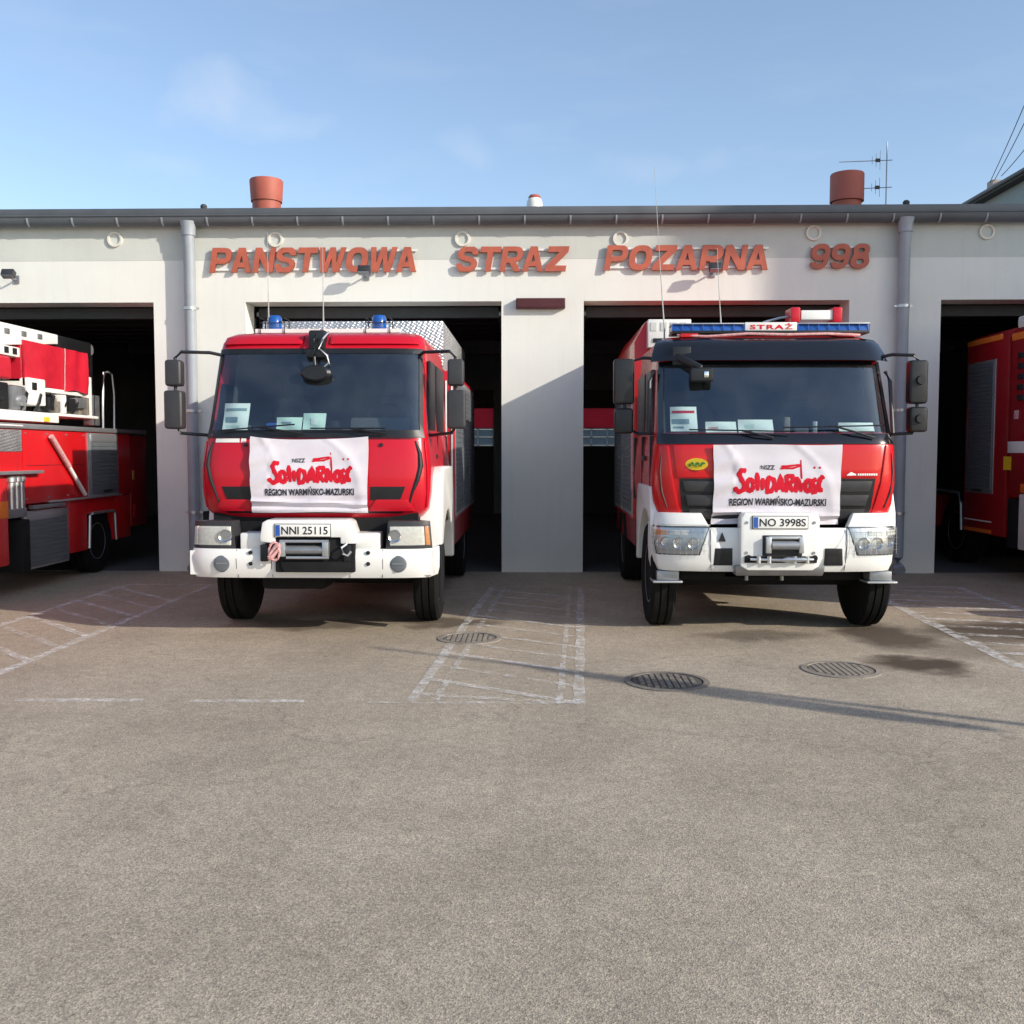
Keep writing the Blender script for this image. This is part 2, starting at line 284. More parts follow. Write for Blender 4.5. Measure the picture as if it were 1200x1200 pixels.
# ------------------------------------------------------------------ helpers
class MB:
    def __init__(s): s.bm = bmesh.new()
    def box(s, x0, x1, y0, y1, z0, z1, m=None):
        vs_ = [s.bm.verts.new(Vector((x, y, z)) if m is None else m @ Vector((x, y, z))) for z in (z0, z1) for y in (y0, y1) for x in (x0, x1)]
        for f in ((0, 2, 3, 1), (4, 5, 7, 6), (0, 1, 5, 4), (2, 6, 7, 3), (0, 4, 6, 2), (1, 3, 7, 5)): s.bm.faces.new([vs_[i] for i in f])
        return s
    def loft(s, rings, closed=True, cap=True, skip=None):
        vr = [[s.bm.verts.new(p) for p in r] for r in rings]; n = len(vr[0])
        for i in range(len(vr) - 1):
            for j in range(n if closed else n - 1):
                if skip and skip(i, j): continue
                k = (j + 1) % n
                s.bm.faces.new((vr[i][j], vr[i][k], vr[i + 1][k], vr[i + 1][j]))
        if cap and closed:
            s.bm.faces.new(list(reversed(vr[0]))); s.bm.faces.new(vr[-1])
        return s
    def tube(s, pts, r, seg=8, flat=None):
        pts = [Vector(p) for p in pts]; rings = []
        for i, p in enumerate(pts):
            t = (pts[min(i + 1, len(pts) - 1)] - pts[max(i - 1, 0)]).normalized()
            up = Vector((0, 0, 1)) if abs(t.z) < .9 else Vector((0, 1, 0))
            a = t.cross(up).normalized(); b = t.cross(a).normalized()
            rr = r[i] if isinstance(r, (list, tuple)) else r
            rings.append([p + (a * math.cos(q) + b * math.sin(q)) * rr for q in [2 * math.pi * k / seg for k in range(seg)]])
        return s.loft(rings)
    def cyl(s, p0, p1, r, seg=20, r2=None): return s.tube([p0, p1], [r, r if r2 is None else r2], seg)
    def lathe(s, prof, origin, axis='Z', seg=28):          # prof: (radius, height)
        o = Vector(origin); rings = []
        for (r, h) in prof:
            ring = []
            for k in range(seg):
                a = 2 * math.pi * k / seg; c, d = r * math.cos(a), r * math.sin(a)
                ring.append(o + (Vector((c, d, h)) if axis == 'Z' else Vector((h, c, d)) if axis == 'X' else Vector((c, h, d))))
            rings.append(ring)
        return s.loft(rings)
    def prism(s, poly, a, b, axis='Y'):
        f = (lambda p, h: Vector((p[0], h, p[1]))) if axis == 'Y' else (lambda p, h: Vector((h, p[0], p[1]))) if axis == 'X' else (lambda p, h: Vector((p[0], p[1], h)))
        return s.loft([[f(p, a) for p in poly], [f(p, b) for p in poly]])
    def grid(s, fn, us, vs2, thick=None):
        g = [[s.bm.verts.new(fn(u, v, 0)) for u in us] for v in vs2]
        for i in range(len(vs2) - 1):
            for j in range(len(us) - 1): s.bm.faces.new((g[i][j], g[i][j + 1], g[i + 1][j + 1], g[i + 1][j]))
        if thick:
            h = [[s.bm.verts.new(fn(u, v, -thick)) for u in us] for v in vs2]
            for i in range(len(vs2) - 1):
                for j in range(len(us) - 1): s.bm.faces.new((h[i][j], h[i + 1][j], h[i + 1][j + 1], h[i][j + 1]))
            nu, nv = len(us), len(vs2)
            rim = [(0, j) for j in range(nu)] + [(i, nu - 1) for i in range(1, nv)] + [(nv - 1, j) for j in range(nu - 2, -1, -1)] + [(i, 0) for i in range(nv - 2, 0, -1)]
            for q in range(len(rim)):
                a, b = rim[q], rim[(q + 1) % len(rim)]
                s.bm.faces.new((g[a[0]][a[1]], h[a[0]][a[1]], h[b[0]][b[1]], g[b[0]][b[1]]))
        return s
    def build(s, name, m, parent=None, bevel=0, seg=2, angle=35, loc=None, kind=None):
        bm = s.bm
        bmesh.ops.recalc_face_normals(bm, faces=bm.faces)
        if bevel:
            es = [e for e in bm.edges if len(e.link_faces) == 2 and e.calc_face_angle(0) > R(30)]
            bmesh.ops.bevel(bm, geom=es, offset=bevel, segments=seg, affect='EDGES', profile=.6, clamp_overlap=True)
        me = bpy.data.meshes.new(name); bm.to_mesh(me); bm.free()
        for p in me.polygons: p.use_smooth = True
        me.set_sharp_from_angle(angle=R(angle))
        for mm in (m if isinstance(m, (list, tuple)) else [m]): me.materials.append(mm)
        o = bpy.data.objects.new(name, me); COL.objects.link(o)
        if parent: o.parent = parent
        if loc: o.location = loc
        if kind: o['kind'] = kind
        return o

def tag(o, label=None, cat=None, group=None, kind=None):
    if label: o['label'] = label
    if cat: o['category'] = cat
    if group: o['group'] = group
    if kind: o['kind'] = kind
    return o
def thing(name, label, cat, loc=(0, 0, 0), group=None, rz=0):
    o = bpy.data.objects.new(name, None); COL.objects.link(o); o.location = loc; o.rotation_euler.z = rz; o.empty_display_size = .1
    return tag(o, label, cat, group)
def box(name, m, parent, x0, x1, y0, y1, z0, z1, bevel=.01, seg=2): return MB().box(x0, x1, y0, y1, z0, z1).build(name, m, parent, bevel, seg)
def lin(a, b, n): return [a + (b - a) * i / (n - 1) for i in range(n)]

_glyph = {}
def glyphs(body, offset=0, shear=0, spacing=1.0, extrude=0):
    """flat text as vertex list and faces, normalised to x 0..1, y 0..1"""
    c = bpy.data.curves.new('text', 'FONT'); c.body = body; c.offset = offset; c.shear = shear; c.space_character = spacing; c.resolution_u = 4; c.extrude = extrude
    o = bpy.data.objects.new('text', c); COL.objects.link(o)
    dg = bpy.context.evaluated_depsgraph_get(); me = bpy.data.meshes.new_from_object(o.evaluated_get(dg))
    v = [p.co.copy() for p in me.vertices]; f = [tuple(p.vertices) for p in me.polygons]
    bpy.data.objects.remove(o); bpy.data.curves.remove(c); bpy.data.meshes.remove(me)
    x0, x1 = min(p.x for p in v), max(p.x for p in v); y0, y1 = min(p.y for p in v), max(p.y for p in v)
    return [((p.x - x0) / (x1 - x0), (p.y - y0) / (y1 - y0), p.z) for p in v], f
def text_on(mb, body, fn, u0, u1, v0, v1, **k):     # lay text on a surface fn(u, v)
    v, f = glyphs(body, **k)
    vv = [mb.bm.verts.new(fn(u0 + (u1 - u0) * p[0], v0 + (v1 - v0) * p[1])) for p in v]
    for q in f:
        try: mb.bm.faces.new([vv[i] for i in q])
        except ValueError: pass
def stroke_on(mb, pts, w, fn, n=5):                # brush stroke of width w on a surface fn(u, v, off)
    P = []
    for i in range(len(pts) - 1):
        for k in range(n):
            t = k / n; P.append((pts[i][0] * (1 - t) + pts[i + 1][0] * t, pts[i][1] * (1 - t) + pts[i + 1][1] * t))
    P.append(pts[-1]); rings = []; N = len(P)
    for i, p in enumerate(P):
        a, b = P[max(i - 1, 0)], P[min(i + 1, N - 1)]
        dx, dy = b[0] - a[0], b[1] - a[1]; L = math.hypot(dx, dy) or 1; nx, ny = -dy / L, dx / L
        ww = w * (.55 if i in (0, N - 1) else 1) * .5 * (1 + .12 * math.sin(i * 1.7))
        rings.append([fn(p[0] + nx * ww * math.cos(q), p[1] + ny * ww * math.cos(q), .0012 + .0008 * math.sin(q)) for q in [2 * math.pi * k / 8 for k in range(8)]])
    mb.loft(rings)

# ------------------------------------------------------------------ setting: ground, markings, garage floor
MB().grid(lambda u, v, o: Vector((u, v, 0)), [-400, -40, -12, 0, 12, 40, 400], [-400, -40, -12, 0, 12, 40, 400]).build('ground', M['asphalt'], kind='structure')
MB().box(-11, 11.2, .02, 14.2, -.1, .006).build('garage_floor', mat('garage_concrete', (.12, .115, .11), .7, 0, .2, 2, dirt=.3), kind='structure')
def strip(mb, x0, y0, x1, y1, w, z=.004):
    L = math.hypot(x1 - x0, y1 - y0); nx, ny = -(y1 - y0) / L * w / 2, (x1 - x0) / L * w / 2
    k = max(2, int(L / .25)); a = []
    for i in range(k + 1):
        t = i / k; j = random.uniform(.8, 1.15)
        x, y = x0 + (x1 - x0) * t + random.uniform(-.006, .006), y0 + (y1 - y0) * t
        a.append((mb.bm.verts.new((x + nx * j, y + ny * j, z)), mb.bm.verts.new((x - nx * j, y - ny * j, z))))
    for p, q in zip(a, a[1:]): mb.bm.faces.new((p[0], p[1], q[1], q[0]))
def hatch(xa0, xa1, xb0, xb1, y0, y1, n, rise, w, label, double):
    t = thing('hatched_marking', label, 'road marking', ((xa0 + xb0) / 2, (y0 + y1) / 2, 0), 'hatched keep-clear zones in front of the pillars')
    off = t.location
    def st(name, a, b, ww, m, z):
        mb = MB(); strip(mb, a[0] - off.x, a[1] - off.y, b[0] - off.x, b[1] - off.y, ww, z); mb.build(name, M[m], t)
    st('border_line', (xa0, y0), (xa1, y1), w, 'paint', .004); st('border_line', (xb0, y0), (xb1, y1), w, 'paint', .004)
    if double:
        st('border_line', (xa0 + .17, y0), (xa1 + .17, y1), w * .7, 'paint_faint', .0045); st('border_line', (xb0 - .14, y0), (xb1 - .14, y1), w * .6, 'paint_faint', .0045)
    st('end_line', (xa1, y1), (xb1, y1), w, 'paint_faint', .008)
    if double: st('end_line', (xa0 - .3, y0), (xb0 + .02, y0), w * .7, 'paint_faint', .008)
    for i in range(n):
        ya = y0 + (y1 - y0) * (i + .5) / n; u = (ya - y0) / (y1 - y0); ub = min(1, max(0, (ya - rise - y0) / (y1 - y0)))
        pa = (xa0 + (xa1 - xa0) * u, ya); pb = (xb0 + (xb1 - xb0) * ub, max(y0, ya - rise))
        st('diagonal_line', pa, pb, w * .9, 'paint' if i % 2 else 'paint_faint', .006)
hatch(-5.55, -5.5, -4.33, -4.35, -7.2, -1.55, 10, 1.15, .10, 'worn white hatched zone on the asphalt before the left pillar, beside the ladder truck', False)
hatch(-.89, -.56, 0.32, .62, -7.7, -1.65, 12, .75, .085, 'worn white hatched zone with doubled side lines in front of the middle pillar', True)
hatch(4.0, 4.32, 5.4, 5.6, -7.4, -1.55, 13, .35, .13, 'white hatched zone with oily brown gaps in front of the right pillar', False)
for i, (a, b) in enumerate([(-3.75, -2.82), (-2.48, -1.65)]):
    mb = MB(); strip(mb, a, -7.69, b, -7.67, .09); tag(mb.build('dashed_line', M['paint']), ['short white dash painted on asphalt, farther left, below the ladder truck', 'short white dash painted on asphalt in front of the left fire engine'][i], 'road marking', 'white dashes of the stop line')

def manhole(x, y, r, label, faint=None):
    top = faint or 'iron'
    t = thing('manhole_cover', label, 'manhole cover', (x, y, 0), 'manhole covers in the yard')
    MB().lathe([(r + .06, .0), (r + .06, .008), (r + .012, .011), (r + .012, 0)], (0, 0, 0), 'Z', 36).build('rim', M[top], t)
    mb = MB(); mb.lathe([(r, 0), (r, .006), (.001, .006)], (0, 0, 0), 'Z', 36); mb.build('lid', M['iron' if faint else 'pit'], t)
    mb = MB(); k = int(2 * r / .05)
    for i in range(-k, k + 1):
        for j in range(-k, k + 1):
            px, py = i * .05, j * .05
            if px * px + py * py < (r - .03) ** 2: mb.box(px - .017, px + .017, py - .019, py + .019, .006, .013)
    mb.build('raised_grid', M[top], t, kind='stuff')
manhole(1.04, -7.0, .27, 'round iron manhole cover on asphalt, nearest the flagpole shadow')
manhole(2.53, -6.55, .26, 'round iron manhole cover next to the dark oil stain', 'dusty')
manhole(-.62, -5.25, .25, 'round manhole cover lying across the white hatched lines', 'dusty')

# ------------------------------------------------------------------ fire station
fs = thing('fire_station', 'long single storey fire station with white plaster front, grey frieze and open bays', 'building', (0, .2, 0))
fs_off = Vector((0, -.2, 0))
def fpart(mb, name, m, bevel=0, parent=None, **k):
    o = mb.build(name, m, parent or fs, bevel, **k)
    if parent is None: o.location = fs_off
    return o
XL, XR, TH = -11.0, 11.2, .45
PILL = [(-11.0, -9.5), (-5.65, -4.28), (-.485, .725), (4.6, 5.925), (9.85, 11.2)]
GATE = [(-9.5, -5.65), (-4.28, -.485), (.725, 4.6), (5.925, 9.85)]
ZG, ZF, ZT = 4.01, 4.62, 5.20
for a, b in PILL: fpart(MB().box(a, b, 0, TH, 0, ZG), 'pillar', M['plaster'])
fpart(MB().box(XL, XR, 0, TH, ZG, ZF), 'lintel_wall', M['plaster'])
fpart(MB().box(XL, XR, -.003, TH, ZF, ZT), 'frieze', M['frieze'])
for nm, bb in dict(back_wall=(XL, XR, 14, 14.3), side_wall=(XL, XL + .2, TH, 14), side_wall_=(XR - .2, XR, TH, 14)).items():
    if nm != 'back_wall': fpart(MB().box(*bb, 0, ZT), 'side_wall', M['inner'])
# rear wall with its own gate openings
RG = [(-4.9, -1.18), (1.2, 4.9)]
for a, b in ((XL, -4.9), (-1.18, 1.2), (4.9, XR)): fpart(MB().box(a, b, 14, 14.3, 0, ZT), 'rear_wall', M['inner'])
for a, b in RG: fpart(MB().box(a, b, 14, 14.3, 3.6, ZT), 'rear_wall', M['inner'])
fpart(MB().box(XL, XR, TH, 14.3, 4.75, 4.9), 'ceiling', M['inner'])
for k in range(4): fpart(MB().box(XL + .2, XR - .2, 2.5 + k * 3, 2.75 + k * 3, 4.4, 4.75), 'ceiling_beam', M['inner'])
roof = fpart(MB().loft([[Vector((XL - .1, -.16, 5.24)), Vector((XL - .1, 14.6, 5.20)), Vector((XL - .1, 14.6, 5.27)), Vector((XL - .1, -.16, 5.31))], [Vector((XR + .1, -.16, 5.24)), Vector((XR + .1, 14.6, 5.20)), Vector((XR + .1, 14.6, 5.27)), Vector((XR + .1, -.16, 5.31))]]), 'roof', M['felt'])
fpart(MB().box(XL - .1, XR + .1, -.19, -.165, 5.235, 5.335), 'roof_edge', M['zinc'], .006)
# gutter: half-round trough with seams and brackets
gp = [(-.02 - .10 - .105 * math.cos(a), 5.215 - .125 * math.sin(a)) for a in lin(0, math.pi, 11)]
gi = [(-.02 - .10 - .095 * math.cos(a), 5.215 - .115 * math.sin(a)) for a in reversed(lin(0, math.pi, 11))]
gut = fpart(MB().prism(gp + gi, XL - .1, XR + .1, 'X'), 'gutter', M['zinc'], angle=60)
fpart(MB().tube([(XL - .1, -.232, 5.222), (XR + .1, -.232, 5.222)], .011, 8), 'gutter_bead', M['zinc'])
gb = None; x = XL + .3
while x < XR:
    mb = MB(); pts = [(x, -.02 - .10 - .116 * math.cos(a), 5.215 - .136 * math.sin(a)) for a in lin(R(8), R(80), 7)]
    mb.loft([[Vector(p) + Vector((dx, dy, 0)) for dx, dy in ((-.012, 0), (.012, 0), (.012, .008), (-.012, .008))] for p in pts])
    o = mb.build('gutter_bracket', M['pipe'], gut)
    x += .66
def downpipe(xc):
    mb = MB(); mb.lathe([(.05, 0), (.098, .02), (.105, .16), (.125, .22), (.11, .22)], (xc, -.14, 4.93), 'Z', 20)
    mb.tube([(xc, -.14, 5.0), (xc, -.14, 4.85), (xc, -.12, 4.78), (xc, -.12, .25), (xc, -.14, .12), (xc, -.24, .06)], .083, 18)
    p = fpart(mb, 'downpipe', M['pipe'])
    for z in (.9, 2.4, 3.9):
        mb = MB(); mb.lathe([(.085, -.02), (.094, -.02), (.094, .02), (.085, .02)], (xc, -.12, z), 'Z', 20); mb.box(xc - .13, xc + .13, -.135, -.105, z - .015, z + .015); mb.box(xc - .015, xc + .015, -.05, 0, z - .015, z + .015)
        mb.build('pipe_clip', M['alu'], p)
downpipe(-5.06); downpipe(5.335)
for (x, z) in [(-6.2, 4.93), (-3.815, 4.916), (-1.057, 4.915), (1.255, 4.904), (4.056, 4.976), (6.55, 4.976), (8.9, 4.976), (-8.6, 4.93)]:
    mb = MB(); mb.lathe([(.078, -.003), (.082, -.035), (.11, -.035), (.115, -.003)], (x, 0, z), 'Y', 28); v = fpart(mb, 'vent_ring', M['ring'])
    MB().lathe([(.001, -.012), (.079, -.012), (.079, -.004)], (x, 0, z), 'Y', 24).build('vent_mesh', M['frieze'], v)
for (x, y) in [(-4.84, -.1), (5.35, -.1)]:
    mb = MB(); mb.lathe([(.018, 0), (.018, .03), (.045, .04), (.05, .075), (.03, .1), (.001, .105)], (x, y, 5.31), 'Z', 14); fpart(mb, 'lightning_clamp', M['felt'])
# gates parked under the ceiling, with their tracks
for i, (a, b) in enumerate(GATE):
    t = thing('sectional_gate', ['raised dark sectional gate under the ceiling of the ladder truck bay', 'raised dark sectional gate above the left fire engine', 'raised dark sectional gate above the right fire engine', 'raised dark sectional gate of the far right bay'][i], 'gate', ((a + b) / 2, .5, 3.9), 'raised sectional gates of the bays')
    w = (b - a) / 2
    for k in range(6): MB().box(-w + .12, w - .12, .25 + k * .62, .84 + k * .62, .04, .085).build('gate_panel', M['door_dark'], t, .008)
    MB().box(-w + .06, w - .06, .0, .08, -.06, .1).build('spring_shaft_cover', M['felt'], t, .01)
    MB().cyl((-w + .25, .16, -.03), (w - .25, .16, -.03), .018, 8).build('torsion_rod', M['steel'], t)
    for s in (-1, 1):
        MB().box(s * (w - .05) - .03, s * (w - .05) + .03, .02, 3.9, -.03, .03).build('ceiling_track', M['steel'], t)
        MB().box(s * (w + .04) - .03, s * (w + .04) + .03, .02, .08, -3.89, -.05).build('wall_track', M['shutter'], t)
for i, (a, b) in enumerate(RG):
    t = thing('rear_gate', ['closed red rear gate with glazed strip seen beside the left fire engine', 'closed red rear gate with glazed strip seen left of the right fire engine'][i], 'gate', ((a + b) / 2, 14.12, 0), 'closed rear gates at the far end of the garage')
    w = (b - a) / 2
    for z0, z1, m in ((0.0, .68, 'door_dark'), (.68, 1.33, 'door_dark'), (1.33, 1.955, 'door_dark'), (2.49, 3.08, 'door_red'), (3.08, 3.62, 'door_dark')):  # lower dark sections: shadow on the gate is put into their colour
        MB().box(-w, w, -.02, .02, z0, z1).build('door_section', M[m], t); MB().box(-w, w, -.028, -.021, z1 - .012, z1 + .012).build('section_seam', M['door_dark'], t)
    fr = MB(); n = 8; pw = 2 * w / n
    for k in range(n + 1): fr.box(-w + k * pw - .03, -w + k * pw + .03, -.03, .03, 1.95, 2.49)
    for z in (1.96, 2.2, 2.455): fr.box(-w, w, -.025, .025, z, z + .035)
    f = fr.build('window_frame', M['sash'], t)
    for k in range(n):
        for z0 in (2.0, 2.24): MB().box(-w + k * pw + .03, -w + (k + 1) * pw - .03, -.006, .006, z0, z0 + .21).build('pane', M['pane'], f)

for i, (x, y) in enumerate([(-.1, 13.7), (.55, 13.7)]):
    t = thing('locker', ['grey steel locker at the back wall seen beside the middle pillar', 'grey steel locker at the back wall, right one of the pair'][i], 'locker', (x, y, 0), 'steel lockers at the rear of the garage')
    MB().box(-.3, .3, -.25, .25, 0, 1.9).build('carcass', M['steel'], t, .01)
    for s in (-.15, .15): MB().box(s - .14, s + .14, -.27, -.252, .1, 1.85).build('door', M['shutter'], t, .006)
for i, x in enumerate((-7.6, -2.4, 2.7, 7.9)):
    t = thing('tube_lamp', ['unlit tube lamp under the ceiling of the ladder truck bay', 'unlit tube lamp under the ceiling behind the left engine', 'unlit tube lamp under the ceiling behind the right engine', 'unlit tube lamp under the ceiling of the far right bay'][i], 'lamp', (x, 1.9, 4.45), 'unlit tube lamps in the garage')
    MB().box(-.75, .75, -.06, .06, .05, .12).build('lamp_body', M['white2'], t, .01)
    MB().cyl((-.7, 0, .02), (.7, 0, .02), .02, 10).build('tube', M['sash'], t)
# letters along the frieze: block outlines in a unit box, holes by even-odd fill
def arc_pts(cx, cy, rx, ry, a0, a1, n=9, p=2.6):
    out = []
    for a in lin(R(a0), R(a1), n):
        c, d = math.cos(a), math.sin(a)
        out.append((cx + rx * math.copysign(abs(c) ** (2 / p), c), cy + ry * math.copysign(abs(d) ** (2 / p), d)))
    return out
BOWL = [(.27, .56)] + arc_pts(.56, .685, .17, .125, -90, 90) + [(.27, .81)]
BLOCK = dict(
    P=[[(0, 0), (.27, 0), (.27, .35)] + arc_pts(.58, .675, .42, .325, -90, 90) + [(0, 1)], BOWL],
    R=[[(0, 0), (.27, 0), (.27, .35), (.42, .35), (.68, 0), (1, 0), (.72, .385)] + arc_pts(.58, .69, .42, .31, -55, 90) + [(0, 1)], BOWL],
    A=[[(0, 0), (.34, 1), (.67, 1), (1, 0), (.73, 0), (.665, .2), (.335, .2), (.27, 0)], [(.41, .40), (.595, .40), (.505, .69)]],
    N=[[(0, 0), (.26, 0), (.26, .58), (.71, 0), (1, 0), (1, 1), (.74, 1), (.74, .42), (.29, 1), (0, 1)]],
    T=[[(.36, 0), (.64, 0), (.64, .77), (1, .77), (1, 1), (0, 1), (0, .77), (.36, .77)]],
    W=[[(0, 1), (.2, 1), (.285, .38), (.40, 1), (.60, 1), (.715, .38), (.80, 1), (1, 1), (.85, 0), (.61, 0), (.50, .58), (.39, 0), (.15, 0)]],
    Z=[[(0, 0), (1, 0), (1, .23), (.43, .23), (1, .79), (1, 1), (.02, 1), (.02, .77), (.57, .77), (0, .21)]],
    O=[arc_pts(.5, .5, .5, .5, 0, 348, 30), arc_pts(.5, .5, .23, .27, 0, 345, 24)],
    S=[[(.98, .68), (.72, .68), (.70, .76), (.60, .80), (.40, .80), (.30, .755), (.30, .68), (.38, .635), (.72, .565), (.90, .50), (1, .38), (1, .24), (.92, .09), (.76, 0), (.24, 0), (.08, .09), (0, .24), (0, .33), (.27, .33), (.29, .25), (.38, .20), (.62, .20), (.72, .25), (.72, .33), (.64, .385), (.28, .455), (.1, .52), (0, .64), (0, .78), (.08, .91), (.24, 1), (.76, 1), (.92, .91), (.99, .79)]],
)
BLOCK['8'] = [arc_pts(.5, .74, .44, .26, -28, 208, 18, 2.3) + arc_pts(.5, .29, .5, .29, 152, 388, 22, 2.3), arc_pts(.5, .735, .17, .085, 0, 340, 16, 2.2), arc_pts(.5, .285, .21, .11, 0, 340, 16, 2.2)]
BLOCK['9'] = [arc_pts(.5, .655, .5, .345, -150, -250, 2, 2.3)[:1] + arc_pts(.5, .655, .5, .345, 210, 0, 20, 2.3) + [(1, .5), (.97, .3)] + arc_pts(.5, .32, .46, .32, -8, -172, 14, 2.4) + [(.31, .27)] + arc_pts(.5, .30, .2, .09, 190, 330, 8, 2.2) + [(.72, .37), (.56, .325)] + arc_pts(.46, .62, .40, .30, -75, -140, 6, 2.2), arc_pts(.5, .67, .22, .13, 0, 340, 18, 2.2)]
def block_letter(c, w, h, depth, slant):
    cu = bpy.data.curves.new('outline', 'CURVE'); cu.dimensions = '2D'; cu.fill_mode = 'BOTH'; cu.extrude = depth / 2
    for o_ in BLOCK[c]:
        sp_ = cu.splines.new('POLY'); sp_.points.add(len(o_) - 1); sp_.use_cyclic_u = True
        for q, p in zip(sp_.points, o_): q.co = ((p[0] * w + p[1] * h * slant), p[1] * h, 0, 1)
    o = bpy.data.objects.new('outline', cu); COL.objects.link(o)
    me = bpy.data.meshes.new_from_object(o.evaluated_get(bpy.context.evaluated_depsgraph_get()))
    v = [p.co.copy() for p in me.vertices]; f = [tuple(p.vertices) for p in me.polygons]
    bpy.data.objects.remove(o); bpy.data.curves.remove(cu); bpy.data.meshes.remove(me)
    return v, f
def word(text, x0, x1, z0, z1, label, wide={'W': 1.3, 'O': 1.05, 'S': .98, 'T': .98}):
    t = thing('letter_sign', label, 'sign', ((x0 + x1) / 2, -.034, (z0 + z1) / 2), 'orange red letter signs along the frieze')
    cx, cz = t.location.x, t.location.z; ws = [wide.get(c, 1) for c in text]; tot = sum(ws); h = z1 - z0; sl = .16; x = x0
    for c, q in zip(text, ws):
        wd = (x1 - x0 - sl * h * .6) * q / tot; v, f = block_letter(c, wd * .93, h, .034, sl if c not in 'A' else .07); mb = MB()
        vv = [mb.bm.verts.new((x + p.x - cx, -.017 - p.z, z0 + p.y - cz)) for p in v]
        for k in f:
            try: mb.bm.faces.new([vv[i] for i in k])
            except ValueError: pass
        bmesh.ops.remove_doubles(mb.bm, verts=mb.bm.verts, dist=1e-5)
        o = mb.build('letter', [M['sign'], M['sign_side']], t)
        for p in o.data.polygons: p.material_index = 0 if abs(p.normal.y) > .6 else 1; p.use_smooth = False
        x += wd
    for z in (z1 - .055, z0 + .035): MB().box(x0 + .04 - cx, x1 - .04 - cx, .004, .014, z - cz, z + .03 - cz).build('mounting_rail', M['white2'], t)
    mb = MB()
    for k in range(3):
        px = x0 + .15 + (x1 - x0 - .3) * k / 2 - cx
        for z in (z1 - .05, z0 + .04): mb.box(px, px + .02, .014, .031, z - cz, z + .02 - cz)
    mb.build('standoff', M['steel'], t)
word('PANSTWOWA', -4.79, -1.68, 4.43, 4.79, 'orange red slanted letters reading PANSTWOWA above the left fire engine')
word('STRAZ', -1.16, .51, 4.43, 4.79, 'orange red slanted letters reading STRAZ above the middle pillar')
word('POZARNA', 1.01, 3.45, 4.44, 4.80, 'orange red slanted letters reading POZARNA above the right fire engine')
word('998', 3.98, 4.89, 4.45, 4.81, 'orange red slanted digits reading 998 beside the right downpipe')

t = thing('sign_box', 'flat maroon box sign on the middle pillar below the lettering', 'sign', (.09, 0, 3.89))
MB().box(-.36, .36, -.1, -.002, 0, .15).build('housing', M['maroon'], t, .01)
MB().box(-.34, .34, -.106, -.102, .02, .13).build('display_face', M['maroon'], t)
for i, (x, z) in enumerate([(-7.69, 4.37), (-2.47, 4.40), (2.60, 4.42)]):
    t = thing('wall_floodlight', ['small dark floodlight on the wall above the ladder truck bay', 'small dark floodlight below the letters PANSTWOWA', 'small dark floodlight below the letters POZARNA'][i], 'floodlight', (x, 0, z), 'floodlights under the frieze')
    MB().box(-.04, .04, -.02, -.002, -.08, .04).build('wall_plate', M['steel'], t, .004)
    MB().tube([(0, -.015, -.02), (0, -.12, -.03), (0, -.2, 0)], .014, 8).build('bracket', M['steel'], t)
    mm = Matrix.Translation((0, -.24, .02)) @ Matrix.Rotation(R(-28), 4, 'X')
    MB().box(-.09, .09, -.05, .05, -.045, .06, mm).build('housing', M['grey_pl'], t, .012)
    MB().box(-.08, .08, -.045, .04, -.055, -.048, mm).build('front_glass', M['alu'], t)

# ------------------------------------------------------------------ roof things
t = thing('roof_ventilator', 'squat terracotta ventilator with wide cap on the roof above PANSTWOWA', 'ventilator', (-4.21, 1.0, 5.24), 'terracotta roof ventilators')
MB().lathe([(.22, 0), (.22, .47), (.16, .47)], (0, 0, 0), 'Z', 28).build('stub', M['terracotta'], t)
MB().lathe([(.225, .475), (.24, .47), (.245, .53), (.26, .79), (.25, .81), (.235, .79), (.235, .74), (.001, .72)], (0, 0, 0), 'Z', 32).build('cap', M['terracotta'], t)
t = thing('roof_ventilator', 'plain terracotta drum ventilator on the roof above the digits 998', 'ventilator', (4.84, 1.0, 5.24), 'terracotta roof ventilators')
MB().lathe([(.22, 0), (.22, .43), (.18, .43)], (0, 0, 0), 'Z', 28).build('stub', M['terracotta'], t)
MB().lathe([(.245, .42), (.255, .425), (.255, .83), (.245, .85), (.23, .83), (.001, .82)], (0, 0, 0), 'Z', 32).build('cap', M['terracotta'], t)
t = thing('roof_dome', 'small white domed vent with a reddish cap on the middle of the roof', 'roof vent', (0, 1.0, 5.24))
MB().lathe([(.125, 0), (.125, .42), (.115, .47), (.09, .51)], (0, 0, 0), 'Z', 24).build('body', M['white2'], t)
MB().lathe([(.095, .505), (.10, .52), (.075, .555), (.001, .57)], (0, 0, 0), 'Z', 24).build('cap', M['terracotta'], t)
t = thing('aerial', 'thin roof aerial with two side booms beside the right ventilator', 'antenna', (6.35, 3.6, 5.25))
MB().cyl((0, 0, 0), (0, 0, 2.12), .011, 8).build('mast', M['antenna'], t)
for z, ln in ((1.80, .85), (1.32, .62)):
    bmn = MB().cyl((.1, 0, z), (-ln, 0, z - .03), .0075, 8).build('boom', M['antenna'], t)
    mb = MB()
    for k in range(3): mb.cyl((-.12 - k * .07, 0, z - .17 + .05 * k), (-.12 - k * .07, 0, z + .17 - .05 * k), .005, 6)
    mb.build('dipole', M['antenna'], bmn)
    MB().box(-.2, -.12, -.02, .02, z - .03, z + .025).build('clamp', M['black'], bmn)

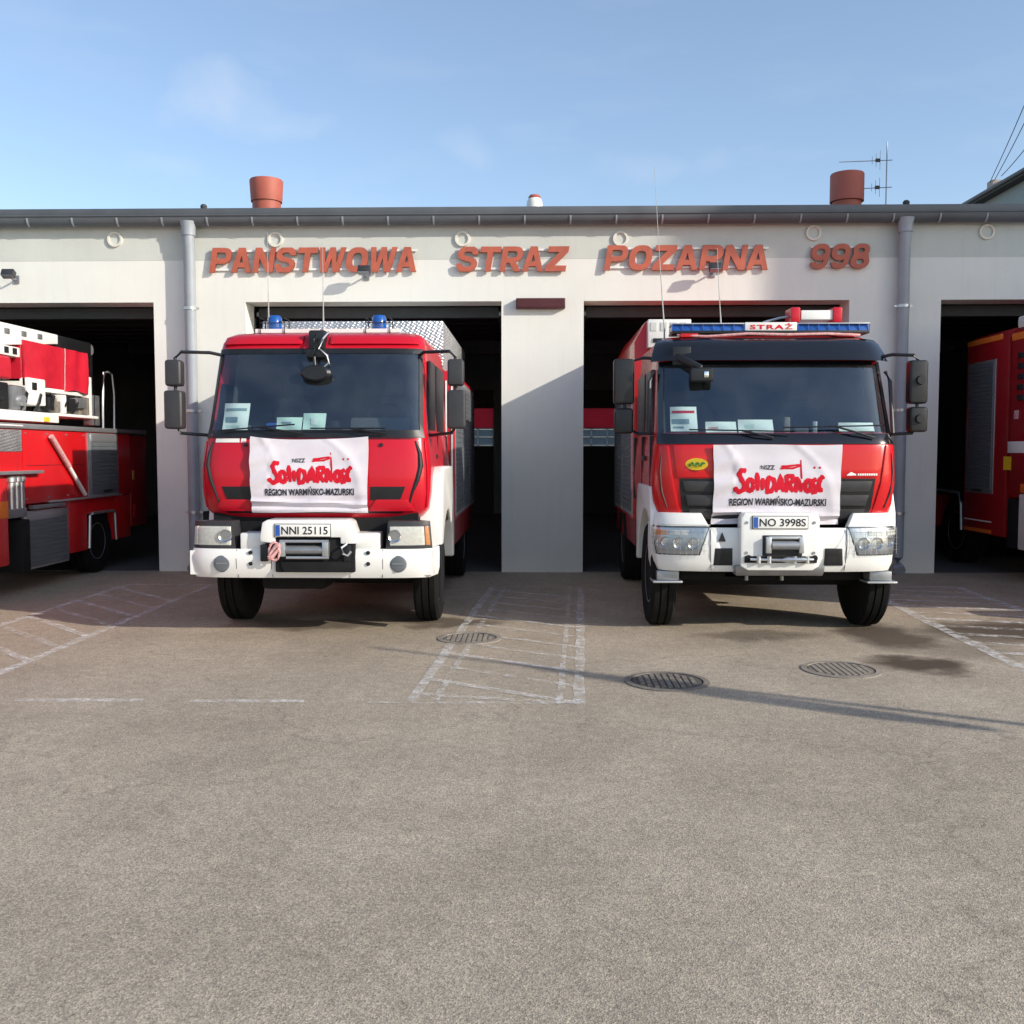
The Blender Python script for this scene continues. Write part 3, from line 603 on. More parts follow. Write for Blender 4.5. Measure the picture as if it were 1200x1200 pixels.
# neighbouring block on the right: its eave runs back into the picture, its bulk shades the right end of the station
AX, AZ, AY = 25.2, 15.85, -11.385
t = thing('apartment_block', 'tall grey green neighbouring block with dark eave behind the station roof at right', 'building', (AX, AY, 0))
AL = 75; DEP = 12
MB().box(0, DEP, 0, AL, 0, AZ - .05).build('wall', M['far_wall'], t)
rf = MB().loft([[Vector((-.55, y, AZ - .1)), Vector((-.55, y, AZ + .25)), Vector((DEP / 2, y, AZ + 3.6)), Vector((DEP + .55, y, AZ + .25)), Vector((DEP + .55, y, AZ - .1))] for y in (-.4, AL + .4)]).build('roof', M['far_roof'], t)
MB().tube([(-.6, -.4, AZ + .12), (-.6, AL + .4, AZ + .12)], .11, 10).build('eave_gutter', M['zinc'], t)
for y in (52.6,): MB().box(.1, .6, y, y + .7, AZ + .2, AZ + 1.0).build('chimney', M['brick'], rf, .03)
for k in range(12):
    for fl in range(5):
        w = MB().box(-.03, .04, 2.5 + k * 6, 4.1 + k * 6, 1.0 + fl * 3, 2.5 + fl * 3).build('window', M['white2'], t)
        MB().box(-.045, -.032, 2.6 + k * 6, 4.0 + k * 6, 1.1 + fl * 3, 2.4 + fl * 3).build('pane', M['side_glass'], w)
def wire(y0, x1, y1, z1, lab):
    a = Vector((AX + .2, AY + y0, AZ + .95)); b = Vector((x1, y1, z1)); pts = []
    for i in range(25):
        u = i / 24; p = a.lerp(b, u); p.z -= .35 * 4 * u * (1 - u); pts.append(p)
    tag(MB().tube(pts, .02, 6).build('overhead_wire', M['wire']), lab, 'cable', 'overhead wires rising from the neighbouring block')
wire(53.2, 14.4, 10, 17.0, 'steepest of the thin dark overhead wires at upper right')
wire(52.6, 14.4, 10, 15.7, 'middle one of the thin dark overhead wires at upper right')
wire(51.8, 14.4, 10, 13.0, 'lowest and flattest of the thin dark overhead wires at upper right')
# flagpole beyond the right edge of the picture: the long thin shadow across the yard
t = thing('flagpole', 'white flagpole with a furled flag whose thin shadow crosses the yard', 'flagpole', (9.45, -11.4, 0))
MB().lathe([(.16, 0), (.16, .05), (.07, .06), (.055, .1), (.045, 3), (.028, 5.25), (.045, 5.27), (.045, 5.33), (.001, 5.36)], (0, 0, 0), 'Z', 16).build('pole', M['white2'], t)
MB().tube([(-.04, .04, 4.75), (-.10, -.02, 4.4), (-.14, -.10, 3.9), (-.16, -.16, 3.4), (-.16, -.18, 3.1)], [.03, .09, .12, .12, .05], 10).build('flag', M['red'], t)

# ------------------------------------------------------------------ vehicles
class Surf:
    """front of a cab: superellipse plan, levels = (z, y of the nose, half width, corner depth)"""
    def __init__(s, levels, n=4.5): s.L = levels; s.n = n
    def at(s, z):
        L = s.L
        if z <= L[0][0]: return L[0][1:]
        for a, b in zip(L, L[1:]):
            if z <= b[0]:
                t = (z - a[0]) / (b[0] - a[0]); return tuple(a[i] * (1 - t) + b[i] * t for i in (1, 2, 3))
        return L[-1][1:]
    def pt(s, q, z, off=0):
        yF, hw, c = s.at(z); n = s.n; q = max(-1, min(1, q)); k = (1 - abs(q) ** n)
        y = yF + c - c * k ** (1 / n)
        nx = abs(q) ** (n - 1) / hw; ny = k ** ((n - 1) / n) / c; L = math.hypot(nx, ny) or 1
        return Vector((q * hw + math.copysign(nx / L, q) * off, y - ny / L * off, z))
    def px(s, x, z, off=0): return s.pt(x / s.at(z)[1], z, off)
    def patch(s, zb, zt, fl, fr, off, thick=.02, nu=14, nv=4, frac=True):
        """panel on the surface between heights zb..zt; fl, fr = (left at bottom, left at top), (right at bottom, right at top)"""
        def fn(u, v, o):
            z = zb + (zt - zb) * v; a = fl[0] + (fl[1] - fl[0]) * v; b = fr[0] + (fr[1] - fr[0]) * v
            q = a + (b - a) * u
            return s.pt(q, z, off + o) if frac else s.px(q, z, off + o)
        return MB().grid(fn, lin(0, 1, nu), lin(0, 1, nv), thick)
SS = [-1, -.998, -.985, -.96, -.93, -.88, -.8, -.65, -.45, -.2, 0, .2, .45, .65, .8, .88, .93, .96, .985, .998, 1]
def cab_shell(S, zs, yB, hole=None, name='cab', m=None, parent=None, roof=True):
    rings = []
    for z in zs:
        r = [S.pt(q, z) for q in SS]; yF, hw, c = S.at(z)
        yb = yB
        rings.append([Vector((-hw, yb, z)), Vector((-hw, (yb + yF + c) / 2, z))] + r + [Vector((hw, (yb + yF + c) / 2, z)), Vector((hw, yb, z))])
    def skip(i, j):
        return hole and hole[0] - 1e-4 <= zs[i] < hole[1] - 1e-4 and 2 <= j < len(SS) + 1 and abs(SS[j - 2] + SS[min(j - 1, len(SS) - 1)]) / 2 < hole[2]
    return MB().loft(rings, skip=skip).build(name, m, parent, angle=40)
def frame_patch(S, zb, zt, qi, qo, ib, it, off, name, m, parent):
    """windscreen surround: a ring-shaped band on the cab surface"""
    mb = MB(); ob = []; 
    N = 24
    def ring(q, b, t_):
        P = [S.pt(-q + 2 * q * k / N, b, off) for k in range(N)] + [S.pt(q, b + (t_ - b) * k / 8, off) for k in range(8)] + [S.pt(q - 2 * q * k / N, t_, off) for k in range(N)] + [S.pt(-q, t_ + (b - t_) * k / 8, off) for k in range(8)]
        return P
    o_, i_ = ring(qo, zb, zt), ring(qi, zb + ib, zt - it)
    io, ii = [p + Vector((0, .03, 0)) for p in o_], [p + Vector((0, .03, 0)) for p in i_]
    mb.loft([io, o_, i_, ii], cap=False)
    return mb.build(name, m, parent)
def wheel(parent, x, y, r, w, side, name='wheel'):
    mb = MB(); h = w / 2
    prof = [(r * .56, -h * .8), (r * .8, -h), (r * .94, -h * .95), (r, -h * .75), (r, -h * .36), (r - .018, -h * .34), (r - .018, -h * .24), (r, -h * .22), (r, h * .22), (r - .018, h * .24), (r - .018, h * .34), (r, h * .36), (r, h * .75), (r * .94, h * .95), (r * .8, h), (r * .56, h * .8)]
    mb.lathe(prof, (x, y, r), 'X', 40)
    ty = mb.build(name, M['rubber'], parent)
    o = side * h
    MB().lathe([(.001, o * .3), (r * .16, o * .3), (r * .17, o * .55), (r * .3, o * .5), (r * .34, o * .2), (r * .5, o * .3), (r * .56, o * .82), (r * .58, o * .8), (r * .57, o * .1)], (x, y, r), 'X', 30).build('rim', M['rim_grey'], ty)
    return ty
def mirror(parent, pts, heads, m, arm_r=.017):
    a = MB().tube(pts, arm_r, 10).build('mirror_arm', M['black'], parent)
    for (x0, x1, y0, y1, z0, z1) in heads:
        h = MB().box(x0, x1, y0, y1, z0, z1).build('mirror', M[m], parent, .035, 3)
        MB().box(x0 + .02, x1 - .02, y1 + .001, y1 + .004, z0 + .03, z1 - .03).build('mirror_glass', M['chrome'], h)
def wiper(parent, S, p0, p1, p2):
    mb = MB(); a, b, c = S.px(*p0, .05), S.px(*p1, .06), S.px(*p2, .06)
    mb.tube([a, (a + b) / 2 + Vector((0, -.02, 0)), b], .010, 8)
    mb.tube([b + (b - c) * .9, b, c], .008, 6)
    mb.build('wiper', M['black'], parent)
def plate(parent, x0, z0, y, text, w=.52, h=.114):
    p = MB().box(x0, x0 + w, y - .012, y, z0, z0 + h).build('licence_plate', M['white2'], parent, .004)
    mb = MB(); text_on(mb, text, lambda u, v: Vector((x0 + u, y - .0145, z0 + v)), .062, w - .02, .02, h - .02, offset=.012); mb.build('plate_text', M['ink'], p)
    MB().box(x0 + .006, x0 + .048, y - .014, y - .0125, z0 + .006, z0 + h - .006).build('country_band', M['blue_print'], p)
    mb = MB(); mb.box(x0 - .006, x0 + w + .006, y - .004, y + .004, z0 - .006, z0 + h + .006); mb.build('plate_frame', M['black'], p)
def seat(parent, x, y, z):
    s = MB().box(x - .24, x + .24, y - .1, y + .4, z, z + .16).build('seat', M['seat'], parent, .05, 3)
    m_ = Matrix.Translation((x, y + .36, z + .12)) @ Matrix.Rotation(R(-12), 4, 'X')
    MB().prism([(-.24, 0), (.24, 0), (.22, .5), (.13, .66), (-.13, .66), (-.22, .5)], y + .34, y + .46).build('seat_back', M['seat'], s, .04, 3, loc=(x, 0, z + .12))
    MB().prism([(-.12, 0), (.12, 0), (.09, .24), (-.09, .24)], y + .35, y + .44).build('headrest', M['seat'], s, .03, 3, loc=(x, 0, z + .80))
def papers(origin, items, S):
    """sheets leaning on the inside of a windscreen: (x0,x1,z0,z1,mat,label,prints)"""
    for (x0, x1, z0, z1, m, lab, prints) in items:
        def fn(u, v, o): 
            p = S.px(x0 + (x1 - x0) * u, z0 + (z1 - z0) * v, -.045 + o); p.y += .012 * math.sin(u * 5 + v * 3); return p + origin
        sh = tag(MB().grid(fn, lin(0, 1, 8), lin(0, 1, 6), .003).build('paper_sheet', M[m]), lab, 'paper', 'papers lying behind the windscreens')
        for (u0, u1, v0, v1, pm) in prints:
            MB().grid(lambda u, v, o: fn(u0 + (u1 - u0) * u, v0 + (v1 - v0) * v, .0035 + o), lin(0, 1, 6), lin(0, 1, 3), .001).build('printed_line', M[pm], sh)
def whip(parent, x, y, z0, z1, lean=0):
    MB().tube([(x, y, z0), (x, y, z0 + .12), (x + lean * .5, y, (z0 + z1) / 2), (x + lean, y, z1)], [.010, .008, .0035, .002], 6).build('whip_aerial', M['whip'], parent)

LOGO_C = [[(352, 284), (318, 278), (298, 306), (316, 350), (338, 385), (330, 425), (297, 438), (262, 404)],
          'o378,388,24,42', [(428, 296), (434, 430)], [(470, 336), (466, 426)], [(506, 330), (500, 440)], [(500, 330), (548, 346), (556, 395), (532, 432), (490, 442)],
          [(568, 440), (604, 318), (630, 438)], [(584, 405), (628, 402)], [(652, 442), (650, 322), (690, 318), (696, 356), (658, 376)], [(664, 376), (702, 436)],
          [(722, 440), (722, 322)], [(724, 326), (760, 432)], [(764, 436), (747, 200)], 'o806,388,22,40',
          [(866, 340), (838, 350), (838, 380), (864, 402), (858, 432), (830, 438)], [(846, 262), (850, 248)], [(916, 316), (890, 340), (880, 386), (892, 420), (914, 418)], [(884, 262), (888, 248)],
          [(600, 266), (640, 262), (690, 262), (745, 244)], [(606, 250), (660, 246), (742, 234)]]
def banner(origin, S, x0, x1, zb, zt, label, seed, sag, tuck):
    def base(u, v, o=0):
        x = x0 + (x1 - x0) * u; z = zt + (zb - zt) * v
        z -= sag * 4 * u * (1 - u) * (1 - v) + .004 * math.sin(u * 7 + seed)
        x += .006 * math.sin(v * 5 + seed) * (1 if u > .5 else -1)
        fold = .014 * mnoise.noise(Vector((u * 3 + seed, v * 5, 0))) + .008 * math.sin((u * .6 + v) * 22 + seed) * max(0, 1 - abs(v - .5)) * (1.6 if u < .16 or v > .78 else .35)
        fold += .026 * math.exp(-((v - .84 - .05 * u) / .025) ** 2) - .018 * math.exp(-((v - .90 - .03 * u) / .03) ** 2)
        fold += .010 * math.exp(-((u - .10 - .25 * v * (1 - v) * 2) / .035) ** 2) * (1 - v)
        fold += .008 * math.exp(-(((1 - u) - .05 - .30 * (1 - v) ** 3) / .04) ** 2)
        p = S.px(x, max(z, tuck), .045 + fold + o); p.z = z
        return p + origin
    t = tag(MB().grid(lambda u, v, o: base(u, v, o), lin(0, 1, 60), lin(0, 1, 46), .004).build('banner', M['cloth']), label, 'banner', 'white union banners hung on the fire engines')
    cu = lambda px, py: ((px - 95) / 970 * 1.05 - .025, (py - 75) / 620 * 1.06 - .028)
    mb = MB()
    for st in LOGO_C:
        if isinstance(st, str):
            cx, cy, rx, ry = map(float, st[1:].split(',')); pts = [(cx + rx * math.cos(a), cy + ry * math.sin(a)) for a in lin(0, 2 * math.pi, 13)]
        else: pts = st
        thin = pts[0][1] < 275 and len(pts) != 8 and pts[0][0] > 590 or (pts[0][0], len(pts)) == (764, 2)
        stroke_on(mb, pts, 15 if thin else 36, lambda a, b, o: base(*cu(a, b), o + .001), 4)
    mb.build('logo_lettering', M['logo_red'], t)
    mb = MB(); text_on(mb, 'NSZZ', lambda u, v: base(u, v, .006), .366, .475, .312, .258, offset=.02); mb.build('small_print', M['ink'], t)
    mb = MB(); text_on(mb, 'REGION WARMIŃSKO-MAZURSKI', lambda u, v: base(u, v, .007), .125, .89, .765, .642, offset=.035)
    mb.build('small_print', M['ink'], t)
    return t

# ================================================================= left fire engine (crew cab with winch bumper)
T1 = thing('fire_engine', 'red fire engine with two blue beacons and white winch bumper, plate NNI 25115', 'fire engine', (-2.13, -5.4, 0), 'fire engines parked in the bays')
S1 = Surf([(1.12, .40, .95, .34), (1.16, .29, 1.03, .34), (1.23, .23, 1.09, .33), (1.40, .20, 1.11, .32), (1.62, .20, 1.115, .32), (1.95, .25, 1.085, .32), (2.05, .28, 1.065, .33), (2.78, .56, 1.035, .32), (2.86, .60, 1.03, .32), (2.95, .68, 1.01, .32), (3.0, .84, .95, .30), (3.02, 1.0, .86, .28)], 5.2)
zs = [1.12, 1.16, 1.23, 1.40, 1.62, 1.82, 1.95, 2.0, 2.2, 2.4, 2.6, 2.78, 2.86, 2.95, 3.0, 3.02]
cab_shell(S1, zs, 2.55, (2.0, 2.78, .968), 'cab', M['red'], T1)
frame_patch(S1, 1.93, 2.82, .945, .972, .075, .055, .012, 'windscreen_surround', M['black'], T1)
S1.patch(1.985, 2.79, (-.962, -.962), (.962, .962), .006, None, 30, 8).build('windscreen', M['glass'], T1)
MB().box(-.80, .80, 1.05, 2.5, 3.015, 3.03).build('bounce_cover', M['steel'], T1, .004)  # added grey cover, keeps red bounce off the bay soffit
MB().box(-1.02, 1.02, .45, 6.2, .60, .70).build('shade_pan', M['chassis'], T1)  # added dark pan, deepens the shade under the engine
# roof pods either side of the central spotlight
for a, b in ((-.95, -.17), (.10, .95)):
    S1.patch(2.865, 2.985, (a, a * .97), (b, b * .97), .03, .045, 16, 4).build('roof_pod', M['red'], T1, .012)
# side doors, windows and handles
for s in (-1, 1):
    for y0, y1 in ((.60, 1.30), (1.45, 2.3)):
        d = MB().prism([(y0, 2.0), (y1, 2.0), (y1, 2.72), (y0 + (.22 if y0 < 1 else 0), 2.72)], *sorted((s * 1.035, s * 1.062)), 'X').build('side_window', M['black'], T1, .01)
        d.location.x = s * .012
    MB().box(*sorted((s * 1.07, s * 1.11)), 1.05, 1.24, 1.72, 1.77).build('door_handle', M['black'], T1, .01)
    for y in (1.36, 2.40): MB().box(*sorted((s * 1.06, s * 1.098)), y - .008, y + .008, 1.2, 1.98).build('door_seam', M['black'], T1)
MB().cyl((1.09, 1.0, 1.55), (1.105, 1.0, 1.55), .13, 20).build('door_emblem', M['blue_print'], T1)
# lower front: dark slit, curved air channels, name strip
for s in (-1, 1):
    S1.patch(1.33, 1.46, (s * .50, s * .50), (s * .76, s * .80), .004, .02, 8, 3).build('air_slit', M['black'], T1)
    pts = [S1.pt(s * q, z, .0) for q, z in [(.90, 1.90), (.93, 1.78), (.93, 1.66), (.90, 1.52), (.86, 1.40), (.84, 1.28)]]
    MB().tube(pts, [.008, .020, .026, .022, .012, .007], 8).build('air_channel', M['black'], T1)
    S1.patch(1.25, 1.90, (s * .978, s * .972), (s * .999, s * .999), .012, .02, 6, 8).build('corner_panel', M['red'], T1, .006)
    S1.patch(1.22, 1.335, (s * .48, s * .55), (s * .90, s * .82), .014, .02, 10, 3).build('grille_lip', M['red'], T1, .006)
ns = S1.patch(1.885, 1.925, (-.88, -.88), (-.66, -.66), .003, .01, 6, 2).build('name_strip', M['white2'], T1)
S1.patch(1.885, 1.925, (-.645, -.645), (-.60, -.60), .003, .01, 3, 2).build('name_strip', M['white2'], T1)
S1.patch(1.20, 1.235, (-.8, -.8), (.8, .8), .006, .02, 16, 2).build('lower_sill', M['black'], T1)
# front bumper
SB1 = Surf([(.59, .06, 1.18, .34), (.62, .02, 1.20, .36), (.84, .0, 1.205, .36), (.87, .03, 1.20, .35)], 5)
SB1.patch(.595, .872, (-1, -1), (1, 1), 0, .05, 41, 5).build('bumper', M['white'], T1, .0)
MB().box(-1.17, 1.17, .1, .6, .62, .85).build('bumper_core', M['white'], T1)
SB1c = Surf([(.86, .03, .71, .2), (1.03, .05, .71, .2)], 8)
for s in (-1, 1):
    MB().box(*sorted((s * .42, s * .665)), .035, .3, .865, 1.025).build('bumper_riser', M['white'], T1, .02)
    for z in (.735, .84): MB().lathe([(.001, -.012), (.018, -.012), (.02, .0)], (s * .56, .012, z), 'Y', 14).build('bumper_bolt', M['black'], T1)
    f = MB().lathe([(.001, -.010), (.055, -.012), (.075, -.006), (.085, .012)], (s * .84, .022, .735), 'Y', 24).build('fog_lamp', M['shutter'], T1)
    MB().box(s * .84 - .05, s * .84 + .05, .005, .011, .728, .742).build('lamp_slot', M['steel'], f)
    MB().lathe([(.001, -.008), (.028, -.008), (.03, .01)], (s * 1.08, .11, .74), 'Y', 14).build('bumper_plug', M['steel'], T1)
    # headlamp in a dark housing
    h = SB1.patch(.87, 1.135, (s * .60, s * .62), (s * .985, s * .965), -.03, .2, 10, 4).build('headlight_housing', M['grey_pl'], T1, .01)
    hl = MB(); x0, x1 = s * .70, s * 1.14
    SB1.patch(.905, 1.085, (s * .635, s * .635), (s * .915, s * .905), -.012, .03, 8, 3).build('headlight', M['lamp_white'], T1, .008)
    for q, m_ in ((.675, 'chrome'),):
        p = SB1.pt(s * q, .995, -.004)
        MB().lathe([(.001, .02), (.045, .004), (.06, -.008), (.066, .004)], p, 'Y', 20).build('headlight_reflector', M['chrome'], h)
    SB1.patch(.905, 1.085, (s * .92, s * .91), (s * .957, s * .942), -.010, .03, 6, 3).build('turn_signal', M['amber' if s > 0 else 'lamp_white'], T1, .008)
    SB1.patch(.895, 1.095, (s * .63, s * .63), (s * .958, s * .945), .004, None, 10, 3).build('lamp_cover', M['lens'], h)
    # fender with wheel arch
    arc = [(1.25 + .66 * math.cos(a), .52 + .66 * math.sin(a)) for a in lin(R(8), R(172), 15)]
    poly = arc + [(.50, .62), (.46, .88), (.52, 1.25), (.62, 1.55), (.78, 1.64), (1.75, 1.64), (2.0, 1.35), (2.02, .6)]
    MB().prism(list(reversed(poly)), *sorted((s * .80, 1.215 if s > 0 else -1.12)), 'X').build('fender', M['white'], T1, .03, 3)
    if s > 0: MB().box(*sorted((s * 1.19, s * 1.225)), .44, .62, .30, .88).build('mud_flap', M['black'], T1, .01)
    MB().box(*sorted((s * .85, s * 1.18)), .52, 1.9, 1.05, 1.2).build('arch_liner', M['chassis'], T1)
for q in (-.58, .58, -.30, .32): SB1.patch(.60, .868, (q - .002, q - .002), (q + .002, q + .002), .0015, .004, 2, 4).build('bumper_seam', M['grey_pl'], T1)
S1.patch(1.915, 1.922, (-.96, -.96), (.96, .96), .002, .01, 20, 2).build('flap_seam', M['black'], T1)
for q in (-.60, .60): 
    p = S1.pt(q, 1.86, .004); MB().lathe([(.001, -.008), (.018, -.008), (.02, .006)], p, 'Y', 12).build('flap_lock', M['black'], T1)
# dark gap between bumper and cab
MB().box(-1.0, 1.0, .3, 1.9, .9, 1.2).build('engine_bay', M['chassis'], T1)
# winch box with the plate
mb = MB(); o_ = [(-.45, 1.0), (-.43, 1.13), (-.38, 1.155), (.36, 1.155), (.40, 1.13), (.45, .98), (.45, .93), (.31, .93), (.31, .99), (-.31, .99), (-.31, .93), (-.45, .95)]
mb.prism(o_, -.05, .3); mb.build('winch_housing', M['white'], T1, .015)
MB().box(-.32, .44, -.02, .06, .655, .985).build('winch_recess', M['chassis'], T1, .02)  # solid near-black block; the hollow's shade is only its colour
MB().prism([(-.22, .66), (.36, .66), (.40, .70), (.40, .76), (-.26, .76), (-.26, .70)], -.035, -.018).build('winch_shade_plate', M['chassis'], T1, .01)  # raised plate, its dark colour stands in for the shaded hole
wi = MB().cyl((-.22, -.03, .87), (.16, -.03, .87), .042, 18).build('winch_drum', M['steel'], T1)
for x in (-.24, .17): MB().box(x - .03, x + .03, -.075, .0, .81, .95).build('winch_bracket', M['alu'], wi, .008)
MB().cyl((-.26, -.06, .955), (.20, -.06, .955), .014, 10).build('fairlead_roller', M['alu'], wi)
MB().cyl((-.20, -.06, .80), (.20, -.06, .80), .014, 10).build('fairlead_roller', M['alu'], wi)
mb = MB()
for k in range(3): mb.tube([(-.31 + .05 * math.sin(a + k), -.07 - .012 * k, .86 + .085 * math.cos(a) * (1 - .15 * k)) for a in lin(0, 2 * math.pi, 16)], .013, 6)
mb.build('rope_coil', M['pink'], T1)
for x in (-.42, .37): 
    MB().box(x - .035, x + .035, -.04, .05, .76, .92).build('tow_eye', M['black'], T1, .012)
MB().tube([(.37, -.05, .93), (.33, -.08, .9), (.34, -.09, .84), (.38, -.08, .82), (.41, -.06, .86)], .014, 8).build('tow_hook', M['steel'], T1)
plate(T1, -.305, 1.0, -.052, 'NNI 25115')
# beacons, spotlight, aerials
for x in (-.57, .52):
    b_ = MB().lathe([(.085, 0), (.085, .03), (.07, .03)], (x, 1.05, 3.02), 'Z', 24).build('beacon_base', M['black'], T1)
    MB().lathe([(.072, .03), (.078, .06), (.074, .16), (.055, .185), (.001, .19)], (x, 1.05, 3.02), 'Z', 24).build('beacon', M['blue'], T1)
    mb = MB()
    for sx in (-.125, .125): mb.tube([(x + sx, .95, 3.0), (x + sx, .95, 3.17), (x + sx, 1.15, 3.17), (x + sx, 1.15, 3.0)], .007, 6)
    mb.tube([(x - .125, .95, 3.12), (x + .125, .95, 3.12)], .006, 6); mb.build('beacon_guard', M['wire'], T1)
sp = MB().box(-.11, .06, .56, .80, 2.80, 3.0).build('spotlight_bracket', M['black'], T1, .025)
MB().tube([(-.03, .62, 2.98), (-.03, .50, 2.90), (-.02, .42, 2.72), (-.01, .41, 2.60)], .014, 10).build('front_mirror_arm', M['black'], T1)
MB().lathe([(.001, -.035), (.13, -.035), (.165, -.01), (.16, .02), (.001, .03)], (0, 0, 0), 'Y', 28).build('front_mirror', M['black'], T1, loc=(-.005, .40, 2.56)).scale = (.92, 1, .48)
MB().box(-.12, .08, .47, .56, 2.72, 2.80).build('camera_body', M['black'], T1, .02)
MB().tube([(.09, .58, 2.98), (.05, .48, 2.90), (.02, .46, 2.80), (.10, .46, 2.74), (.11, .47, 2.66), (.05, .45, 2.62)], .011, 8).build('mirror_cable', M['alu'], T1)
whip(T1, -.62, 1.0, 3.02, 4.05); whip(T1, -.04, .95, 3.02, 3.95)
# mirrors
for s, d in ((-1, 0), (1, .065)):
    mirror(T1, [(s * 1.0, .62, 2.76), (s * (1.10 - d), .58, 2.78), (s * (1.36 - d), .50, 2.78), (s * (1.42 - d), .49, 2.72), (s * (1.42 - d), .49, 2.05), (s * (1.38 - d), .50, 1.98), (s * 1.12, .56, 1.96), (s * 1.06, .6, 1.96)],
           [(*sorted((s * (1.345 - d), s * (1.505 - d))), .42, .56, 2.44, 2.70), (*sorted((s * (1.34 - d), s * (1.52 - d))), .42, .57, 2.02, 2.40)], 'grey_pl')
wiper(T1, S1, (-.1, 1.97), (-.52, 2.03), (-.9, 2.0)); wiper(T1, S1, (.70, 1.97), (.36, 2.02), (-.02, 2.02))
# cab inside
MB().box(-.95, .95, 2.40, 2.5, 1.3, 2.9).build('cab_rear_wall', M['liner'], T1)
MB().box(-1.0, 1.0, .5, 2.4, 1.25, 1.32).build('cab_floor', M['liner'], T1)
MB().box(-.93, .93, 1.0, 2.4, 2.80, 2.84).build('headlining', M['liner'], T1)
for s in (-1, 1): MB().prism([(.60, 1.3), (.66, 2.0), (1.0, 2.78), (2.4, 2.78), (2.4, 1.3)], *sorted((s * .925, s * .945)), 'X').build('door_liner', M['liner'], T1)
MB().prism([(.42, 1.5), (.40, 1.9), (.46, 1.98), (.80, 2.02), (.95, 1.9), (.95, 1.5)], -.95, .95, 'X').build('dashboard', M['dash'], T1, .02)
MB().prism([(.62, 2.0), (.9, 2.0), (.92, 2.12), (.70, 2.14)], .28, .88, 'X').build('instrument_hood', M['seat'], T1, .02)
seat(T1, .58, 1.35, 1.62); seat(T1, -.55, 1.35, 1.62)
st = MB().tube([(.58 + .21 * math.cos(a), 1.06 + .10 * math.sin(a), 2.12 + .18 * math.sin(a)) for a in lin(0, 2 * math.pi, 24)], .016, 8).build('steering_wheel', M['black'], T1)
MB().cyl((.58, 1.06, 2.12), (.58, .92, 1.95), .03, 10).build('steering_column', M['black'], st)
# body behind the cab
MB().box(-1.16, 1.16, 2.75, 6.6, .95, 2.78).build('body', M['red'], T1, .03)
ub = MB().box(-1.16, 1.03, 2.72, 6.4, 2.785, 3.37).build('roof_locker', M['tread'], T1, .012)
MB().box(-.75, .75, .96, 1.02, 3.02, 3.06).build('roof_rail', M['white2'], T1)
for k in range(3):
    for s in (-1, 1):
        sh = MB(); y0 = 2.9 + k * 1.22
        for j in range(26): sh.box(*sorted((s * 1.161, s * 1.178)), y0, y0 + 1.12, 1.05 + j * .062, 1.05 + j * .062 + .056)
        f = MB().box(*sorted((s * 1.1605, s * 1.168)), y0 - .04, y0 + 1.16, 1.0, 2.72).build('shutter_frame', M['alu'], T1)
        sh.build('shutter_slats', M['shutter'], f, kind='stuff')
MB().box(-1.13, 1.13, 2.8, 6.5, .62, .94).build('body_skirt', M['red_old'], T1, .02)
for x in (1.06, 1.13): MB().tube([(x, 2.68, 1.2), (x, 2.68, 2.65)], .02, 8).build('grab_rail', M['alu'], T1)
MB().box(-.45, .45, .3, 7, .55, .95).build('chassis', M['chassis'], T1)
MB().cyl((-.95, 1.25, .5), (.95, 1.25, .5), .11, 14).build('front_axle', M['chassis'], T1)
MB().box(-.6, .05, .5, 1.1, .42, .62).build('sump', M['chassis'], T1, .05)
for s in (-1, 1):
    wheel(T1, s * 1.01, 1.25, .5, .26, s); wheel(T1, s * .96, 5.0, .5, .34, s)
O1 = T1.location.copy()
banner(O1, S1, -.595, .535, 1.21, 1.945, 'white banner with red union lettering across the nose of the left engine', .4, .035, 1.2)
papers(O1, [(-.93, -.66, 2.0, 2.27, 'paper', 'white printed notice standing in the left engine windscreen corner', [(.1, .9, .72, .82, 'print_grey'), (.1, .6, .3, .5, 'print_grey'), (.15, .7, .12, .2, 'paper2')]),
            (-.38, -.13, 2.005, 2.13, 'paper2', 'small pale sheet lying flat in the left engine windscreen, nearer its centre', [(.2, .6, .5, .65, 'print_grey')]),
            (-.12, .10, 2.01, 2.17, 'paper2', 'pale green card with round crest standing in the left engine windscreen', [(.35, .65, .3, .7, 'paper')])], S1)
for k, (x, y, w, h, m) in enumerate(((-.62, .50, .10, .05, 'black'), (.16, .52, .07, .10, 'black'), (.30, .46, .12, .03, 'seat'), (-.02, .55, .05, .13, 'iron'), (-.74, .52, .10, .06, 'seat'))):
    MB().box(x - w / 2, x + w / 2, y - .04, y + .04, 1.98, 2.0 + h).build('dash_device', M[m], T1, .012)
tag(MB().box(-.52, -.36, .44, .56, 2.0, 2.08).build('cloth_bundle', M['blue_print'], None, .03, 3, loc=O1), 'blue crumpled cloth on the dashboard of the left engine', 'cloth')

